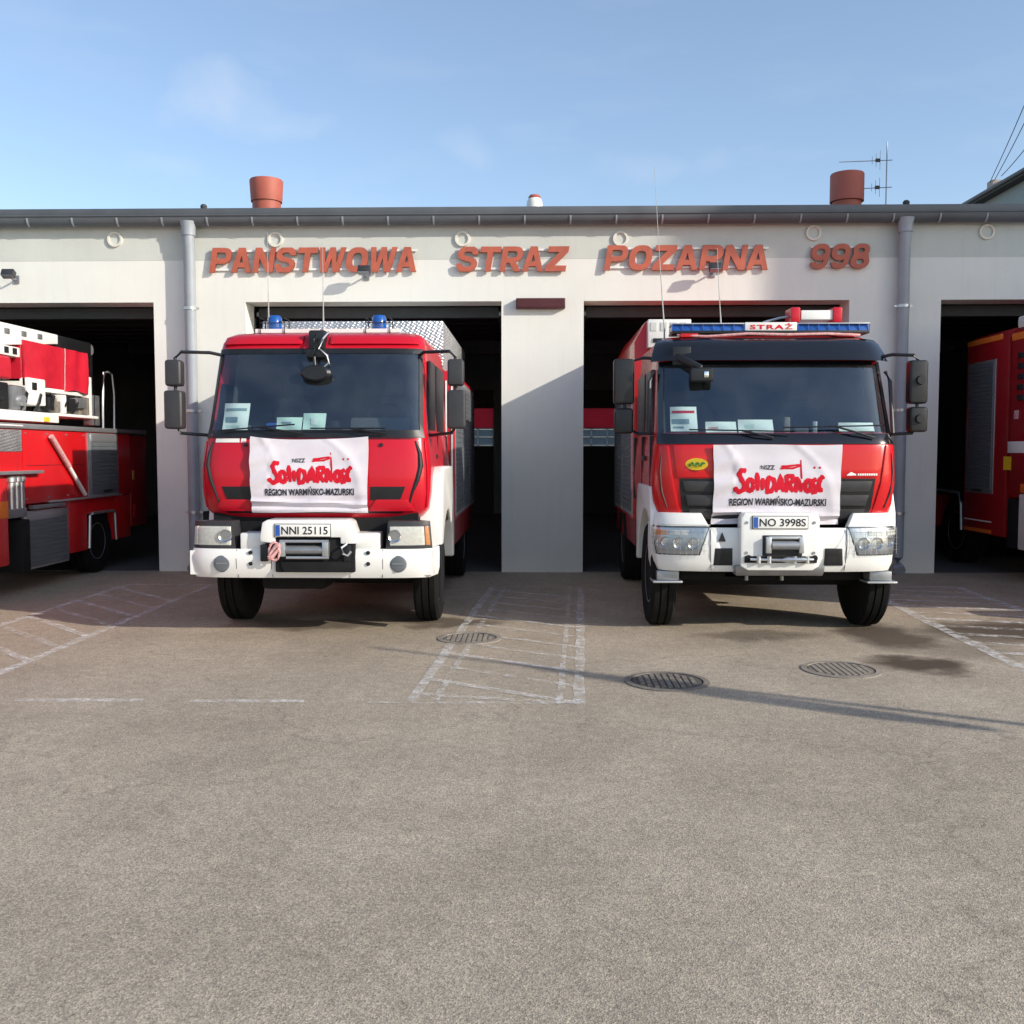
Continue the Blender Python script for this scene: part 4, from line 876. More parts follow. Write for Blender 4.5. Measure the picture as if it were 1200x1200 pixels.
# ================================================================= right fire engine (with blue light bar)
T2 = thing('fire_engine', 'red fire engine with long blue light bar, dark sun visor and plate NO 3998S', 'fire engine', (2.36, -5.15, 0), 'fire engines parked in the bays')
S2 = Surf([(1.10, .22, 1.10, .34), (1.22, .16, 1.165, .36), (1.50, .12, 1.185, .36), (1.86, .13, 1.165, .34), (1.95, .17, 1.15, .33), (2.68, .46, 1.115, .33), (2.80, .52, 1.105, .33), (2.92, .60, 1.09, .33), (2.97, .72, 1.02, .32), (2.99, .9, .92, .3)], 5.0)
zs = [1.10, 1.22, 1.36, 1.50, 1.68, 1.86, 1.95, 1.98, 2.15, 2.3, 2.5, 2.66, 2.68, 2.80, 2.92, 2.97, 2.99]
cab_shell(S2, zs, 2.2, (1.98, 2.66, .965), 'cab', M['red_b'], T2)
frame_patch(S2, 1.875, 2.70, .945, .985, .10, .04, .012, 'windscreen_surround', M['gloss'], T2)
S2.patch(1.965, 2.67, (-.966, -.966), (.966, .966), .006, None, 34, 8).build('windscreen', M['glass'], T2)
S2.patch(1.87, 1.975, (-.97, -.97), (.97, .97), .02, .03, 30, 3).build('windscreen_cowl', M['gloss'], T2, .008)
MB().box(-.86, .86, 1.02, 2.18, 2.985, 2.998).build('bounce_cover', M['steel'], T2, .004)  # cover added over the red roof to cut its bounced light
MB().box(-1.02, 1.02, .40, 5.4, .60, .70).build('shade_pan', M['chassis'], T2)  # pan added here too, to block light below the truck
# dark sun visor standing off the roof edge
def vis(u, v, o):
    p = S2.pt(-.985 + 1.97 * u, 2.70 + .235 * v, .10 - .05 * v + o); return p
MB().grid(vis, lin(0, 1, 34), lin(0, 1, 6), .012).build('sun_visor', M['gloss'], T2)
S2.patch(2.86, 2.96, (-.9, -.86), (.9, .86), .006, .03, 24, 3).build('roof_lip', M['maroon'], T2)
for s in (-1, 1):
    for y0, y1 in ((.58, 1.25), (1.38, 2.05)):
        MB().prism([(y0, 1.98), (y1, 1.98), (y1, 2.64), (y0 + (.2 if y0 < 1 else 0), 2.64)], *sorted((s * 1.10, s * 1.155)), 'X').build('side_window', M['black'], T2, .01)
    MB().box(*sorted((s * 1.16, s * 1.20)), 1.0, 1.2, 1.7, 1.75).build('door_handle', M['black'], T2, .01)
    for y in (.56, 1.31, 2.12): MB().box(*sorted((s * 1.15, s * 1.19)), y - .008, y + .008, 1.25, 1.96).build('door_seam', M['black'], T2)
    MB().tube([(s * 1.16, .55, 2.6), (s * 1.20, .52, 2.5), (s * 1.21, .44, 1.98)], .02, 8).build('pillar_deflector', M['grey_pl'], T2)
    # corner panels with their pressed grooves, grille louvres
    S2.patch(1.19, 1.86, (s * .80, s * .90), (s * .997, s * .999), .014, .03, 8, 8).build('corner_panel', M['red_b'], T2, .008)
    pts = [S2.pt(s * q, z, .016) for q, z in [(.945, 1.78), (.95, 1.6), (.935, 1.4), (.90, 1.25)]]
    MB().tube(pts, [.006, .014, .014, .006], 8).build('panel_groove', M['maroon'], T2)
    for k in range(3):
        z0 = 1.135 + k * .135
        S2.patch(z0, z0 + .105, (s * .18, s * .18), (s * (.715 + .02 * k), s * (.735 + .02 * k)), .028 - .006 * k, .03, 10, 3).build('grille_slat', M['grey_pl'], T2, .01)
S2.patch(1.09, 1.535, (-.78, -.80), (.78, .80), .006, .04, 20, 4).build('grille', M['black'], T2)
S2.patch(1.545, 1.865, (-.82, -.865), (.82, .865), .012, .03, 22, 5).build('front_flap', M['red_b'], T2, .008)
# yellow oval badge and white script
bd = MB(); ctr = S2.px(-.785, 1.675, .02)
bd.loft([[ctr + Vector((.105 * math.cos(a), dy + .035 * math.cos(a) ** 2 * 0 - .028 * math.cos(a), .058 * math.sin(a))) for a in lin(0, 2 * math.pi, 29)[:-1]] for dy in (.012, -.012)])
bdg = bd.build('oval_badge', M['yellow'], T2)
mb = MB(); mb.tube([ctr + Vector((.072 * u, -.017 - .02 * u, .016 * math.sin(u * 9) + .004 * math.sin(u * 23))) for u in lin(-1, 1, 26)], [.005 + .005 * abs(math.sin(k * 1.3)) for k in range(26)], 6); mb.build('badge_script', M['green'], bdg)
mb = MB(); mb.loft([[S2.px(x, z, .016), S2.px(x, z, .020), S2.px(x, z + h, .020), S2.px(x, z + h, .016)] for x, z, h in ((.66, 1.565, .006), (.70, 1.565, .035), (.73, 1.567, .02), (.75, 1.567, .012))])
for k in range(9):
    x = .765 + k * .022; mb.loft([[S2.px(xx, 1.565, .016), S2.px(xx, 1.565, .020), S2.px(xx, 1.585, .020), S2.px(xx, 1.585, .016)] for xx in (x, x + .016)])
mb.build('white_script', M['white2'], T2)
# bumper
SB2 = Surf([(.62, .10, 1.16, .42), (.66, .06, 1.185, .44), (.90, .04, 1.20, .45), (1.08, .06, 1.195, .44), (1.22, .12, 1.18, .42)], 4)
for s in (-1, 1):
    SB2.patch(.63, 1.20, (s * .34, s * .62), (s, s), .012, .08, 16, 8).build('bumper_corner', M['white'], T2, .012)
    SB2.patch(.63, 1.06, (s * .28, s * .28), (s * .545, s * .545), .006, .06, 6, 4).build('bumper_panel', M['white'], T2, .01)
    SB2.patch(.695, .865, (s * .37, s * .37), (s * .525, s * .51), .016, .02, 5, 4).build('step_recess', M['black'], T2, .008)
    h = SB2.patch(.80, 1.06, (s * .64, s * .56), (s * .955, s * .985), .018, .03, 12, 5).build('headlight', M['alu'], T2, .03)
    SB2.patch(.785, 1.075, (s * .625, s * .545), (s * .965, s * .989), .014, .03, 12, 5).build('headlight_bezel', M['grey_pl'], h, .02)
    for q, z, r_ in ((.68, .91, .062), (.79, .91, .062), (.89, .92, .05)):
        p = SB2.pt(s * q, z, .024)
        MB().lathe([(.001, .03), (r_ * .5, .012), (r_ * .9, -.006), (r_, .006)], p, 'Y', 20).build('headlight_reflector', M['chrome'], h)
    SB2.patch(.985, 1.035, (s * .72, s * .72), (s * .86, s * .86), .026, .02, 6, 2).build('daytime_lamp', M['lamp_white'], h, .006)
    SB2.patch(.985, 1.035, (s * .88, s * .88), (s * .97, s * .97), .026, .02, 6, 2).build('turn_signal', M['amber' if s < 0 else 'lamp_white'], h, .006)
    SB2.patch(.79, 1.07, (s * .63, s * .55), (s * .96, s * .988), .034, None, 12, 5).build('lamp_cover', M['lens'], h)
    mb = MB()
    for k in range(9):
        q = .60 + k * .045; mb.tube([SB2.pt(s * q, .80, .044), SB2.pt(s * q, 1.06, .044)], .0018, 5)
    for z in (.84, .9, .96, 1.02): mb.tube([SB2.pt(s * q, z, .044) for q in lin(.58, .97, 8)], .0018, 5)
    mb.build('lamp_guard', M['steel'], h)
    arc = [(.80 + .68 * math.cos(a), .52 + .68 * math.sin(a)) for a in lin(R(8), R(140), 13)]
    MB().prism(list(reversed(arc + [(.30, 1.2), (.40, 1.45), (1.5, 1.45), (1.62, 1.2), (1.62, .6)])), *sorted((s * .85, s * 1.21)), 'X').build('fender', M['white'], T2, .025, 3)
    MB().box(*sorted((s * .93, s * 1.15)), .20, .42, .53, .625).build('step', M['steel'], T2, .015)
    MB().box(*sorted((s * .90, s * 1.19)), .16, .44, .508, .528).build('step_tread', M['alu'], T2, .006)
    MB().box(*sorted((s * .85, s * 1.15)), .5, 1.6, 1.22, 1.3).build('arch_liner', M['chassis'], T2)
MB().prism([(0, -.03), (.035, -.03), (.0, .06), (-.035, -.03)], -.012, 0).build('triangle_badge', M['black'], T2, loc=SB2.px(-.545, .96, .012))
SB2.patch(.60, .70, (-.36, -.36), (.36, .36), .10, .2, 10, 3).build('bumper_apron', M['steel'], T2, .02)
MB().box(-1.1, 1.1, .4, 1.7, .75, 1.12).build('engine_bay', M['chassis'], T2)
# winch box
mb = MB(); mb.prism([(-.385, .70), (-.385, 1.16), (-.35, 1.215), (.33, 1.215), (.365, 1.16), (.365, .70), (.30, .66), (-.31, .66)], -.06, .12); mb.build('winch_housing', M['white'], T2, .018)
wr = MB().box(-.18, .20, -.066, -.05, .80, 1.0).build('winch_recess', M['black'], T2, .01)
MB().cyl((-.10, -.085, .905), (.16, -.085, .905), .045, 16).build('winch_drum', M['steel'], wr)
for x in (-.13, .18): MB().box(x - .025, x + .025, -.12, -.06, .83, .985).build('winch_bracket', M['alu'], wr, .008)
MB().box(-.13, .18, -.11, -.065, .965, .99).build('winch_bar', M['alu'], wr, .005)
fl_ = MB().box(-.35, .34, -.075, -.058, .735, .80).build('fairlead', M['chassis'], T2, .01)
for x in (-.22, -.12, .12, .24): MB().cyl((x, -.09, .735), (x, -.09, .80), .022, 12).build('fairlead_roller', M['alu'], fl_)
MB().tube([(-.3, -.09, .77), (0, -.10, .765), (.05, -.11, .77), (.3, -.09, .77)], [.012, .014, .03, .012], 8).build('winch_hook', M['alu'], fl_)
for x in (-.31, .32): MB().lathe([(.001, -.008), (.028, -.008), (.032, .004)], (x, -.06, .78), 'Y', 14).build('tow_bolt', M['black'], T2)
plate(T2, -.275, 1.065, -.064, 'NO 3998S')
for q in (-.545, .545): SB2.patch(.64, 1.05, (q - .002, q - .002), (q + .002, q + .002), .020, .006, 2, 4).build('bumper_seam', M['grey_pl'], T2)
SB2.patch(1.085, 1.092, (-1, -1), (-.55, -.55), .026, .006, 8, 2).build('bumper_crease', M['frieze'], T2)
for x in (-.33, .31):
    for z in (.83, 1.12): MB().lathe([(.001, -.006), (.014, -.006), (.016, .004)], (x, -.062, z), 'Y', 10).build('housing_bolt', M['steel'], T2)
# underside and wheels
MB().box(-.9, .9, .35, .45, .52, .60).build('underrun_beam', M['chassis'], T2, .01)
for x in (-.25, .1): MB().cyl((x, .3, .60), (x, .3, .52), .02, 8).build('tow_pin', M['steel'], T2)
MB().box(-.45, .45, .35, 7, .55, .95).build('chassis', M['chassis'], T2)
MB().cyl((-.95, .8, .53), (.95, .8, .53), .12, 14).build('front_axle', M['chassis'], T2)
for s in (-1, 1): wheel(T2, s * 1.06, .8, .53, .255, s); wheel(T2, s * .95, 4.4, .53, .36, s)
# roof: light bar, loudspeaker box, cables
lb = MB().box(-.95, 1.05, .70, 1.0, 3.0, 3.03).build('light_bar_base', M['black'], T2, .008)
for a, b in ((-.95, -.22), (.33, 1.05)):
    MB().prism([(.72, 3.03), (.98, 3.03), (.96, 3.095), (.74, 3.095)], a, b, 'X').build('blue_lens', M['blue'], lb, .012)
    mb = MB(); n = 7
    for k in range(n + 1):
        x = a + (b - a) * k / n; mb.box(x - .004, x + .004, .712, .72, 3.03, 3.095)
    mb.build('lens_rib', M['blue_print'], lb)
    MB().box(a, b, .71, .99, 3.096, 3.108).build('light_bar_top', M['alu'], lb, .004)
pl = MB().box(-.21, .32, .715, .98, 3.03, 3.115).build('lit_panel', M['white2'], lb, .008)
mb = MB(); text_on(mb, 'STRAŻ', lambda u, v: Vector((-.16 + u, .712, 3.042 + v)), 0, .43, 0, .062, offset=.03, spacing=1.2); mb.build('panel_text', M['logo_red'], pl)
MB().tube([(-.9, .72, 2.985), (-.6, .66, 2.965), (-.2, .60, 2.985), (.2, .60, 2.975), (.6, .62, 2.985), (.95, .7, 2.98)], .014, 8).build('roof_cable', M['pink'], T2)
for x in (-.78, .80): MB().box(x - .09, x + .09, .68, .8, 2.96, 3.0).build('light_bar_foot', M['red_b'], T2, .01)
lsp = MB().box(.46, .80, 1.1, 1.35, 3.19, 3.29).build('loudspeaker', M['white2'], T2, .012)
for x in (.40, .84): MB().box(x - .05, x + .05, 1.08, 1.36, 3.16, 3.32).build('loudspeaker_end', M['red'], lsp, .02)
MB().tube([(.38, 1.2, 3.24), (.25, 1.2, 3.22), (.1, 1.2, 3.18), (-.02, 1.2, 3.12)], .012, 8).build('horn_cable', M['alu'], T2)
whip(T2, -1.0, .95, 2.95, 4.75, -.12); whip(T2, -.42, .9, 3.0, 3.9, -.05)
# rear-view camera arm, mirrors at left, dark clutter on the left A pillar
mb = MB(); mb.box(-.98, -.80, .44, .62, 2.66, 2.84); mb.tube([(-1.06, .60, 2.80), (-.9, .42, 2.72), (-.72, .34, 2.62), (-.70, .33, 2.5)], .04, 8); mb.build('kerb_mirror_arm', M['black'], T2, .02)
MB().box(-.83, -.60, .26, .36, 2.48, 2.62).build('kerb_mirror', M['black'], T2, .03, 3)
MB().box(-.70, -.655, .25, .262, 2.52, 2.58).build('mirror_glint', M['chrome'], T2, .005)
mirror(T2, [(1.10, .55, 2.74), (1.2, .48, 2.76), (1.40, .44, 2.75), (1.44, .43, 2.70), (1.44, .43, 2.05), (1.40, .44, 1.98), (1.2, .48, 1.97), (1.14, .5, 1.98)],
       [(1.35, 1.53, .38, .52, 2.27, 2.70), (1.36, 1.535, .38, .52, 1.99, 2.24)], 'black')
for z in (2.5, 2.12): MB().lathe([(.001, -.03), (.04, -.03), (.05, .02)], (1.45, .38, z), 'Y', 14).build('mirror_joint', M['black'], T2)
mirror(T2, [(-1.12, .62, 2.74), (-1.25, .66, 2.75), (-1.42, .68, 2.7), (-1.44, .68, 2.05), (-1.3, .66, 1.98), (-1.14, .6, 1.98)],
       [(-1.55, -1.34, .62, .76, 2.28, 2.74), (-1.54, -1.35, .62, .76, 1.98, 2.24)], 'black')
wiper(T2, S2, (-.05, 1.93), (-.35, 2.0), (-.85, 2.01)); wiper(T2, S2, (.92, 1.93), (.55, 2.04), (.05, 2.03))
# inside
MB().box(-1.05, 1.05, 2.05, 2.15, 1.3, 2.85).build('cab_rear_wall', M['liner'], T2)
MB().box(-1.1, 1.1, .45, 2.1, 1.25, 1.32).build('cab_floor', M['liner'], T2)
MB().box(-1.0, 1.0, .95, 2.05, 2.74, 2.78).build('headlining', M['liner'], T2)
for s in (-1, 1): MB().prism([(.56, 1.3), (.60, 1.95), (.94, 2.70), (2.04, 2.70), (2.04, 1.3)], *sorted((s * 1.02, s * 1.04)), 'X').build('door_liner', M['liner'], T2)
MB().prism([(.34, 1.5), (.32, 1.86), (.40, 1.95), (.72, 1.99), (.88, 1.85), (.88, 1.5)], -1.05, 1.05, 'X').build('dashboard', M['dash'], T2, .02)
seat(T2, .58, 1.25, 1.58); seat(T2, -.58, 1.25, 1.58)
st = MB().tube([(.58 + .21 * math.cos(a), .98 + .10 * math.sin(a), 2.08 + .18 * math.sin(a)) for a in lin(0, 2 * math.pi, 24)], .016, 8).build('steering_wheel', M['black'], T2)
MB().cyl((.58, .98, 2.08), (.58, .84, 1.9), .03, 10).build('steering_column', M['black'], st)
for x, y, w, h, m in ((-.1, .46, .08, .10, 'black'), (.16, .46, .06, .16, 'iron'), (.30, .44, .14, .05, 'seat'), (-.55, .44, .2, .04, 'black'), (.44, .48, .05, .12, 'steel'), (.86, .5, .1, .06, 'black')):
    MB().box(x - w / 2, x + w / 2, y - .04, y + .04, 1.93, 1.98 + h).build('dash_device', M[m], T2, .012)
# body
mb = MB(); mb.prism([(-1.13, .95), (1.13, .95), (1.13, 3.10), (1.0, 3.24), (-.40, 3.24), (-.46, 3.39), (-1.0, 3.39), (-1.13, 3.14)], 2.75, 5.6); mb.build('body', M['red_b'], T2, .02)
rl = MB().box(-.98, -.46, 2.60, 2.76, 3.06, 3.40).build('roof_locker', M['white2'], T2, .012)
for k in range(4): MB().box(-.95 + k * .12, -.88 + k * .12, 2.592, 2.599, 3.26, 3.36).build('locker_slot', M['frieze'], rl)
MB().box(-.92, -.68, 2.585, 2.599, 3.12, 3.17).build('locker_latch', M['black'], rl, .005)
for s in (-1, 1):
    for k in range(2):
        y0 = 2.9 + k * 1.35; f = MB().box(*sorted((s * 1.1305, s * 1.138)), y0 - .05, y0 + 1.25, 1.0, 2.9).build('shutter_frame', M['alu'], T2)
        sh = MB()
        for j in range(28): sh.box(*sorted((s * 1.131, s * 1.148)), y0, y0 + 1.2, 1.05 + j * .064, 1.05 + j * .064 + .058)
        sh.build('shutter_slats', M['shutter'], f, kind='stuff')
    MB().tube([(s * 1.19, 2.25, 1.35), (s * 1.20, 2.25, 2.7)], .02, 8).build('grab_rail', M['pink'], T2)
MB().box(-1.1, 1.1, 2.8, 5.5, .62, .94).build('body_skirt', M['red_old'], T2, .02)
O2 = T2.location.copy()
banner(O2, S2, -.625, .60, 1.09, 1.865, 'white banner with red union lettering across the nose of the right engine', 2.1, .004, 1.12)
papers(O2, [(-1.03, -.76, 1.995, 2.24, 'paper', 'white printed notice standing in the right engine windscreen corner', [(.08, .92, .74, .84, 'logo_red'), (.06, .7, .3, .5, 'print_grey'), (.1, .5, .12, .2, 'print_grey')]),
            (-.68, -.38, 1.985, 2.09, 'paper', 'crumpled white sheet lying left of the centre in the right engine windscreen', [(.1, .4, .3, .5, 'pink')]),
            (-.36, -.02, 1.985, 2.11, 'paper', 'white crested sheet at the centre of the right engine windscreen', [(.2, .45, .3, .6, 'paper2')]),
            (.62, .98, 1.995, 2.08, 'paper', 'white folded sheet lying at the right end of the right engine dashboard', [])], S2)

# ================================================================= ladder truck in the left bay
T4 = thing('ladder_truck', 'red and silver aerial ladder truck with white boom and red tarpaulin in the left bay', 'fire engine', (-7.7, 0, 0), 'fire engines parked in the bays')
XS = 1.25
def L(name, m, x0, x1, y0, y1, z0, z1, bev=.01, p=None): return MB().box(x0, x1, y0, y1, z0, z1).build(name, M[m], p or T4, bev)
L('body', 'red_lad', -XS, XS, -5.6, .95, 1.13, 2.08, .015)
L('rear_body', 'red_old', -XS, XS, .96, 1.6, .6, 2.05, .03)
L('lower_body', 'red_lad', -XS, XS - .02, -1.17, -.56, .38, 1.12, .01)
L('lower_body', 'red_lad', -XS, XS - .02, .36, .95, .45, 1.12, .01)
L('arch_top', 'red_lad', -XS, XS - .02, -.555, .355, .90, 1.12, .0)
L('chassis', 'chassis', -.6, .6, -5.6, 1.5, .4, 1.0)
L('arch_liner', 'chassis', -.9, XS - .12, -.55, .35, .35, .9, 0)
MB().tube([(XS, -.56, .40), (XS, -.52, .87), (XS, -.44, .90), (XS, .27, .90), (XS, .33, .86), (XS, .36, .45)], .022, 8).build('arch_trim', M['alu'], T4)
L('deck_rail', 'alu', XS - .06, XS + .03, -5.6, 1.55, 2.085, 2.15, .01)
L('side_panel', 'red_lad', XS, XS + .012, -2.36, -.62, 1.16, 2.07, .005)
sf = L('shutter_frame', 'alu', XS, XS + .010, -.56, .48, 1.14, 2.07, .004)
for j in range(13): MB().box(XS + .011, XS + .022, -.46, .42, 1.18 + j * .058, 1.18 + j * .058 + .053).build('shutter_slat', M['shutter'], sf)
L('shutter_header', 'alu', XS + .011, XS + .024, -.46, .42, 1.945, 2.05, .004, sf)
L('shutter_handle', 'black', XS + .023, XS + .04, -.1, .2, 1.20, 1.23, .004, sf)
L('ledge', 'alu', XS - .02, XS + .05, -1.75, .5, 1.125, 1.15, .004)
lf = L('locker_frame', 'alu', XS - .03, XS + .005, -2.38, -1.19, .29, 1.04, .006)
for j in range(10): MB().box(XS + .006, XS + .016, -2.33, -1.24, .32 + j * .060, .32 + j * .060 + .055).build('shutter_slat', M['shutter'], lf)
L('shutter_header', 'alu', XS + .006, XS + .018, -2.33, -1.24, .925, 1.03, .004, lf)
L('tread_panel', 'tread', XS, XS + .012, -3.6, -2.38, 1.80, 2.07, .003)
L('step_platform', 'alu', XS - .05, XS + .12, -3.4, -2.05, 1.52, 1.56, .006)
L('locker_lid', 'steel', XS - .02, XS + .06, -2.2, -1.35, 1.06, 1.11, .006)
st = MB().tube([(XS + .06, -1.68, 1.97), (XS + .06, -.78, 1.19)], .028, 10).build('support_strut', M['white2'], T4)
MB().tube([(XS + .06, -1.72, 2.0), (XS + .06, -1.25, 1.6)], .036, 10).build('strut_sleeve', M['pink'], st)
for k, (y, r_) in enumerate(((-2.72, .05), (-2.6, .05), (-2.48, .04))):
    MB().lathe([(r_, 0), (r_, .34), (r_ * 1.4, .35), (r_ * 1.4, .40), (r_ * .6, .42)], (XS + .04, y, 1.08), 'Z', 14).build('hydraulic_valve', M['alu'], T4)
L('control_box', 'steel', XS - .1, XS + .08, -2.9, -2.42, .98, 1.1, .02)
L('outrigger', 'red_b', XS - .3, XS + .10, -3.5, -2.9, .42, 1.48, .03)
L('outrigger_reflector', 'orange', XS + .101, XS + .11, -3.3, -2.92, 1.0, 1.2, .003)
L('outrigger_foot', 'chassis', XS - .3, XS + .1, -2.6, -2.4, .3, .95, .02)
wheel(T4, XS - .2, -.12, .47, .3, 1); wheel(T4, -XS + .2, -.12, .47, .3, -1)
L('tail_lamp', 'amber', XS - .02, XS + .008, 1.02, 1.1, 1.35, 1.5, .006)
L('tail_lamp', 'logo_red', XS - .02, XS + .008, 1.02, 1.1, .75, .95, .006)
# turntable deck, boom, tarpaulins
L('turntable_deck', 'white2', -.9, XS - .08, -3.6, -1.2, 2.19, 2.32, .015)
L('deck_extension', 'white2', .5, XS - .12, -1.2, .12, 2.29, 2.33, .01)
L('yellow_label', 'yellow', XS - .08, XS - .07, -1.62, -1.48, 2.20, 2.26, 0)
mb = MB(); mb.loft([[Vector((-.6, y, z - h)), Vector((.95, y, z - h)), Vector((.95, y, z)), Vector((-.6, y, z))] for y, z, h in ((-5.6, 3.47, .40), (-2.2, 3.44, .29), (-.72, 3.45, .13))]); bm_ = mb.build('boom', M['white2'], T4, .012)
for k in range(6): MB().box(.951, .962, -3.4 + k * .42, -3.28 + k * .42, 3.27 + k * .012, 3.34 + k * .012).build('boom_rung', M['steel'], bm_, .004)
L('boom_cradle', 'white2', .2, .95, -2.9, -1.76, 3.03, 3.16, .02)
L('boom_base', 'white2', .1, 1.02, -1.72, -1.25, 2.42, 2.78, .02)
L('deck_beam', 'white2', .7, .96, -1.25, .1, 2.62, 2.68, .008)
L('gear_box', 'steel', .3, 1.02, -2.1, -1.74, 2.33, 2.66, .06)
L('gear_plate', 'black', 1.021, 1.03, -1.62, -1.5, 2.62, 2.72, .006)
L('turntable_base', 'chassis', .1, .98, -2.9, -2.12, 2.33, 2.68, .03)
def tarp(u, v, o):
    a = u * 3.2; y = -1.72 + 1.80 * u; x = .98; z = 3.27 - .60 * v
    x += .03 * math.sin(u * 26 + v * 2) * max(0, u - .55) * 2.2 + .012 * mnoise.noise(Vector((u * 6, v * 5, 1))) + .03 * v * math.sin(u * 9)
    z += -.02 * v * math.sin(u * 14)
    return Vector((x + o, y, z))
t4t = MB().grid(tarp, lin(0, 1, 44), lin(0, 1, 14), .03).build('tarpaulin', M['tarp'], T4)
MB().box(.25, .95, -1.72, .08, 2.69, 3.28).build('tarpaulin_top', M['tarp'], t4t, .04, 3)
MB().tube([tarp(.62, v, .012) for v in lin(0, 1, 8)], .008, 6).build('tarpaulin_seam', M['pink'], t4t)
MB().box(.45, .98, -2.9, -2.02, 2.72, 3.02).build('tarpaulin', M['tarp'], T4, .06, 3)
L('control_console', 'black', .3, .92, -.70, .40, 3.22, 3.46, .03)
L('hose_reel', 'black', .2, .85, .10, .62, 2.4, 3.4, .06)
MB().lathe([(.001, -.02), (.07, -.02), (.08, .03)], (.86, .46, 3.36), 'X', 16).build('work_lamp', M['alu'], T4)
L('deck_post', 'white2', .9, 1.0, .04, .20, 2.3, 2.92, .01)
L('deck_post', 'steel', .85, .98, .22, .50, 2.2, 2.66, .01)
MB().tube([(XS - .1, .22, 2.15), (XS - .1, .24, 2.7), (XS - .1, .30, 3.0), (XS - .1, .42, 3.02), (XS - .1, .58, 3.0), (XS - .1, .64, 2.7), (XS - .1, .62, 2.15)], .016, 8).build('hand_rail', M['alu'], T4)
for y in (-1.0, -.55, -.2): L('bracket', 'iron', .75, .98, y, y + .14, 2.33, 2.55, .01)
MB().cyl((.9, -1.2, 2.4), (.9, .0, 2.42), .05, 12).build('hydraulic_cylinder', M['steel'], T4)
for y0, y1, z0, z1, m in ((-1.22, -1.1, 2.36, 2.54, 'black'), (-1.06, -.92, 2.34, 2.50, 'iron'), (-.86, -.74, 2.34, 2.60, 'white2'), (-.66, -.46, 2.38, 2.56, 'chassis'), (-.40, -.12, 2.44, 2.58, 'steel'), (-.10, -.02, 2.34, 2.60, 'iron')):
    L('valve_block', m, .92, 1.06, y0, y1, z0, z1, .015)
for k in range(5):
    y = -1.9 + k * .36; MB().tube([(1.0, y, 2.34), (1.06, y + .03, 2.45), (1.04, y + .12, 2.56), (.96, y + .2, 2.60)], .018, 8).build('hydraulic_hose', M['black'], T4)
MB().box(.9, 1.0, -2.5, -2.3, 2.45, 2.56).build('gear_cover', M['black'], T4, .01)
MB().cyl((1.02, -1.92, 2.46), (1.07, -1.92, 2.46), .07, 16).build('gear_knob', M['alu'], T4)
for y in (-2.15, -1.95): L('cradle_slot', 'black', .951, .957, y, y + .1, 3.06, 3.14, 0)
MB().tube([(XS + .02, -5.5, 2.12), (XS + .035, -2.4, 2.12)], .012, 8).build('rail_trim', M['white2'], T4)
for y in (-2.3, -1.75, -1.2, -.68):
    for z in (1.2, 2.03): MB().lathe([(.001, .012), (.012, .012), (.014, .0)], (XS + .012, y, z), 'X', 10).build('panel_rivet', M['steel'], T4)
MB().tube([(XS + .014, -2.3, 1.62), (XS + .014, -.7, 1.62)], .004, 6).build('panel_crease', M['maroon'], T4)
L('cab', 'red_lad', -1.2, 1.2, -8.0, -5.9, .9, 2.3, .08)
wheel(T4, XS - .2, -6.6, .47, .3, 1); wheel(T4, -XS + .2, -6.6, .47, .3, -1)

# ================================================================= old tender in the right bay
T3 = thing('fire_tender', 'older dark red fire tender with louvred cab side, partly out of the right bay', 'fire engine', (7.93, 0, 0), 'fire engines parked in the bays')
def Q(name, m, x0, x1, y0, y1, z0, z1, bev=.01, p=None): return MB().box(x0, x1, y0, y1, z0, z1).build(name, M[m], p or T3, bev)
X3 = -1.25
mb = MB(); mb.prism([(X3, .58), (-X3, .58), (-X3, 3.40), (-X3 - .1, 3.54), (X3 + .1, 3.54), (X3, 3.40)], -.52, .82); mb.build('body', M['red_old'], T3, .02)
mb = MB(); mb.prism([(X3, 1.10), (-X3, 1.10), (-X3, 3.40), (-X3 - .1, 3.54), (X3 + .5, 3.54), (X3 + .4, 3.40), (X3 + .4, 1.3)], .83, 4.5); mb.build('rear_body', M['chassis'], T3, .02)
Q('body_skirt', 'red_old', X3, -X3, 2.1, 4.4, .55, 1.09)
sf = Q('shutter_frame', 'alu', X3 - .012, X3, -.16, .74, 1.18, 3.14, .004)
for j in range(32): MB().box(X3 - .022, X3 - .013, -.10, .68, 1.24 + j * .058, 1.24 + j * .058 + .053).build('shutter_slat', M['shutter'], sf)
Q('shutter_handle', 'black', X3 - .04, X3 - .022, .15, .45, 1.21, 1.24, .004, sf)
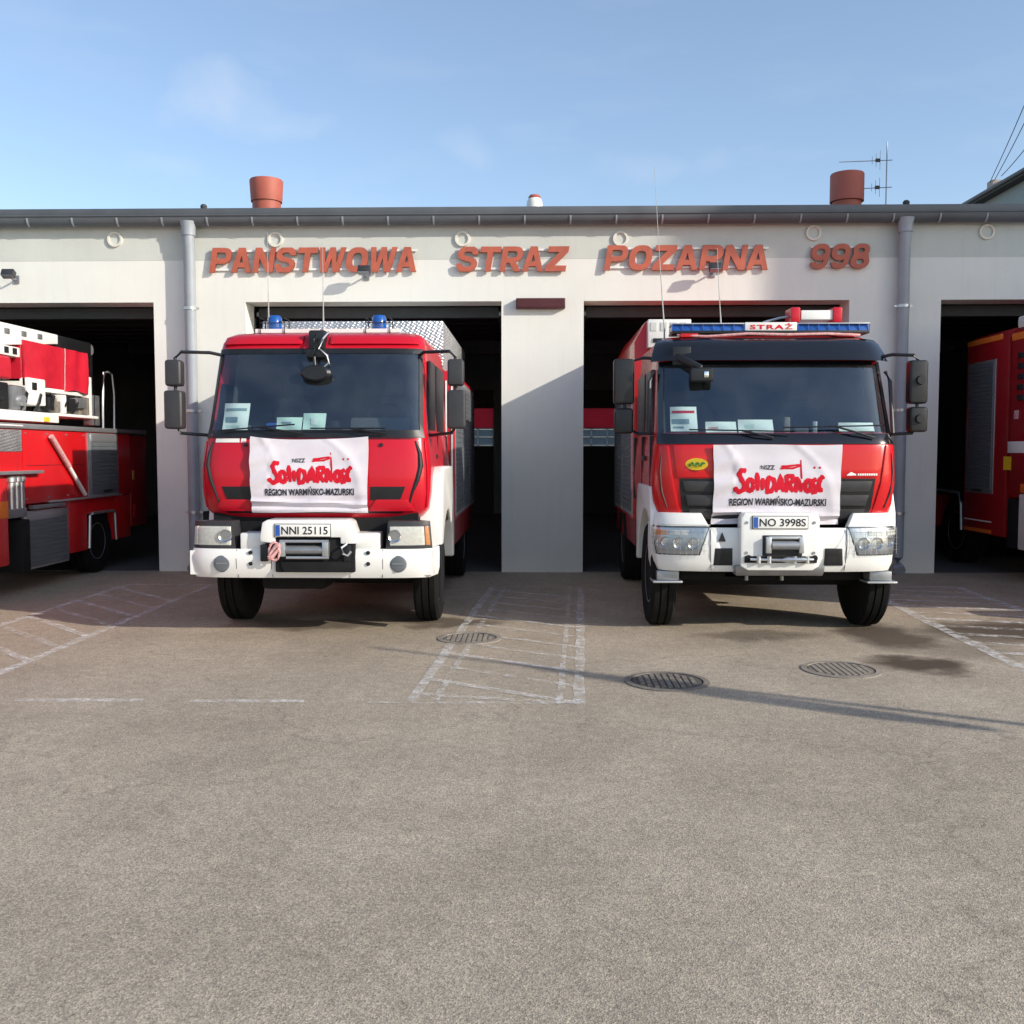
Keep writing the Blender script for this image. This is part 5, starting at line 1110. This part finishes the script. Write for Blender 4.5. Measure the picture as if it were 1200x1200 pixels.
Q('marker_strip', 'orange', X3 - .01, X3 + .02, -.3, .8, 3.40, 3.48, .006)
Q('reflective_strip', 'orange', X3 - .006, X3, -.14, .76, .60, .65, 0)
Q('reflective_strip', 'white2', X3 - .006, X3, -.14, .76, .76, .78, 0)
Q('cab', 'red_old', X3, -X3, -4.5, -.58, 1.15, 3.5, .07)
Q('roof_hatch', 'white2', X3 + .05, -X3 - .05, -3.8, -.62, 3.505, 3.68, .05)
Q('cab_cornice', 'orange', X3 - .012, X3 + .02, -2.4, -.62, 3.34, 3.44, .006)
for j in range(5): Q('louvre', 'black', X3 - .012, X3 + .01, -.98, -.80, 2.50 + j * .145, 2.58 + j * .145, .02)
Q('side_marker', 'pink', X3 - .014, X3, -.86, -.74, 2.25, 2.37, .008)
Q('number_sign', 'white2', X3 - .01, X3, -1.05, -.58, 1.78, 1.94, .004)
Q('yellow_sticker', 'yellow', X3 - .004, X3, -.68, -.46, 1.54, 1.73, 0)
Q('reflective_strip', 'orange', X3 - .012, X3, -2.5, -.98, 1.24, 1.36, .004)
Q('fender', 'white2', X3 - .02, -X3, -2.6, -.96, .45, 1.22, .03)
Q('step_well', 'chassis', X3 + .03, -X3 - .03, -.95, -.55, .45, 1.14, .01)
Q('chassis', 'chassis', -.6, .6, -4.4, 4.4, .45, 1.05)
MB().tube([(X3 - .01, .84, .58), (X3 - .01, .88, 1.0), (X3 - .01, 1.0, 1.16), (X3 - .01, 1.9, 1.18), (X3 - .01, 2.08, .9)], .025, 8).build('arch_trim', M['steel'], T3)
wheel(T3, X3 + .3, 1.45, .53, .32, -1); wheel(T3, -X3 - .2, 1.45, .53, .32, 1)
wheel(T3, X3 + .22, -3.2, .53, .32, -1); wheel(T3, -X3 - .22, -3.2, .53, .32, 1)
Q('side_window', 'black', X3 - .004, X3 + .01, -3.9, -2.6, 2.2, 3.1, .01)
Q('windscreen', 'black', -1.1, 1.1, -4.512, -4.49, 2.2, 3.1, .01)
Q('bumper', 'white2', -1.25, 1.25, -4.75, -4.4, .5, .9, .04)
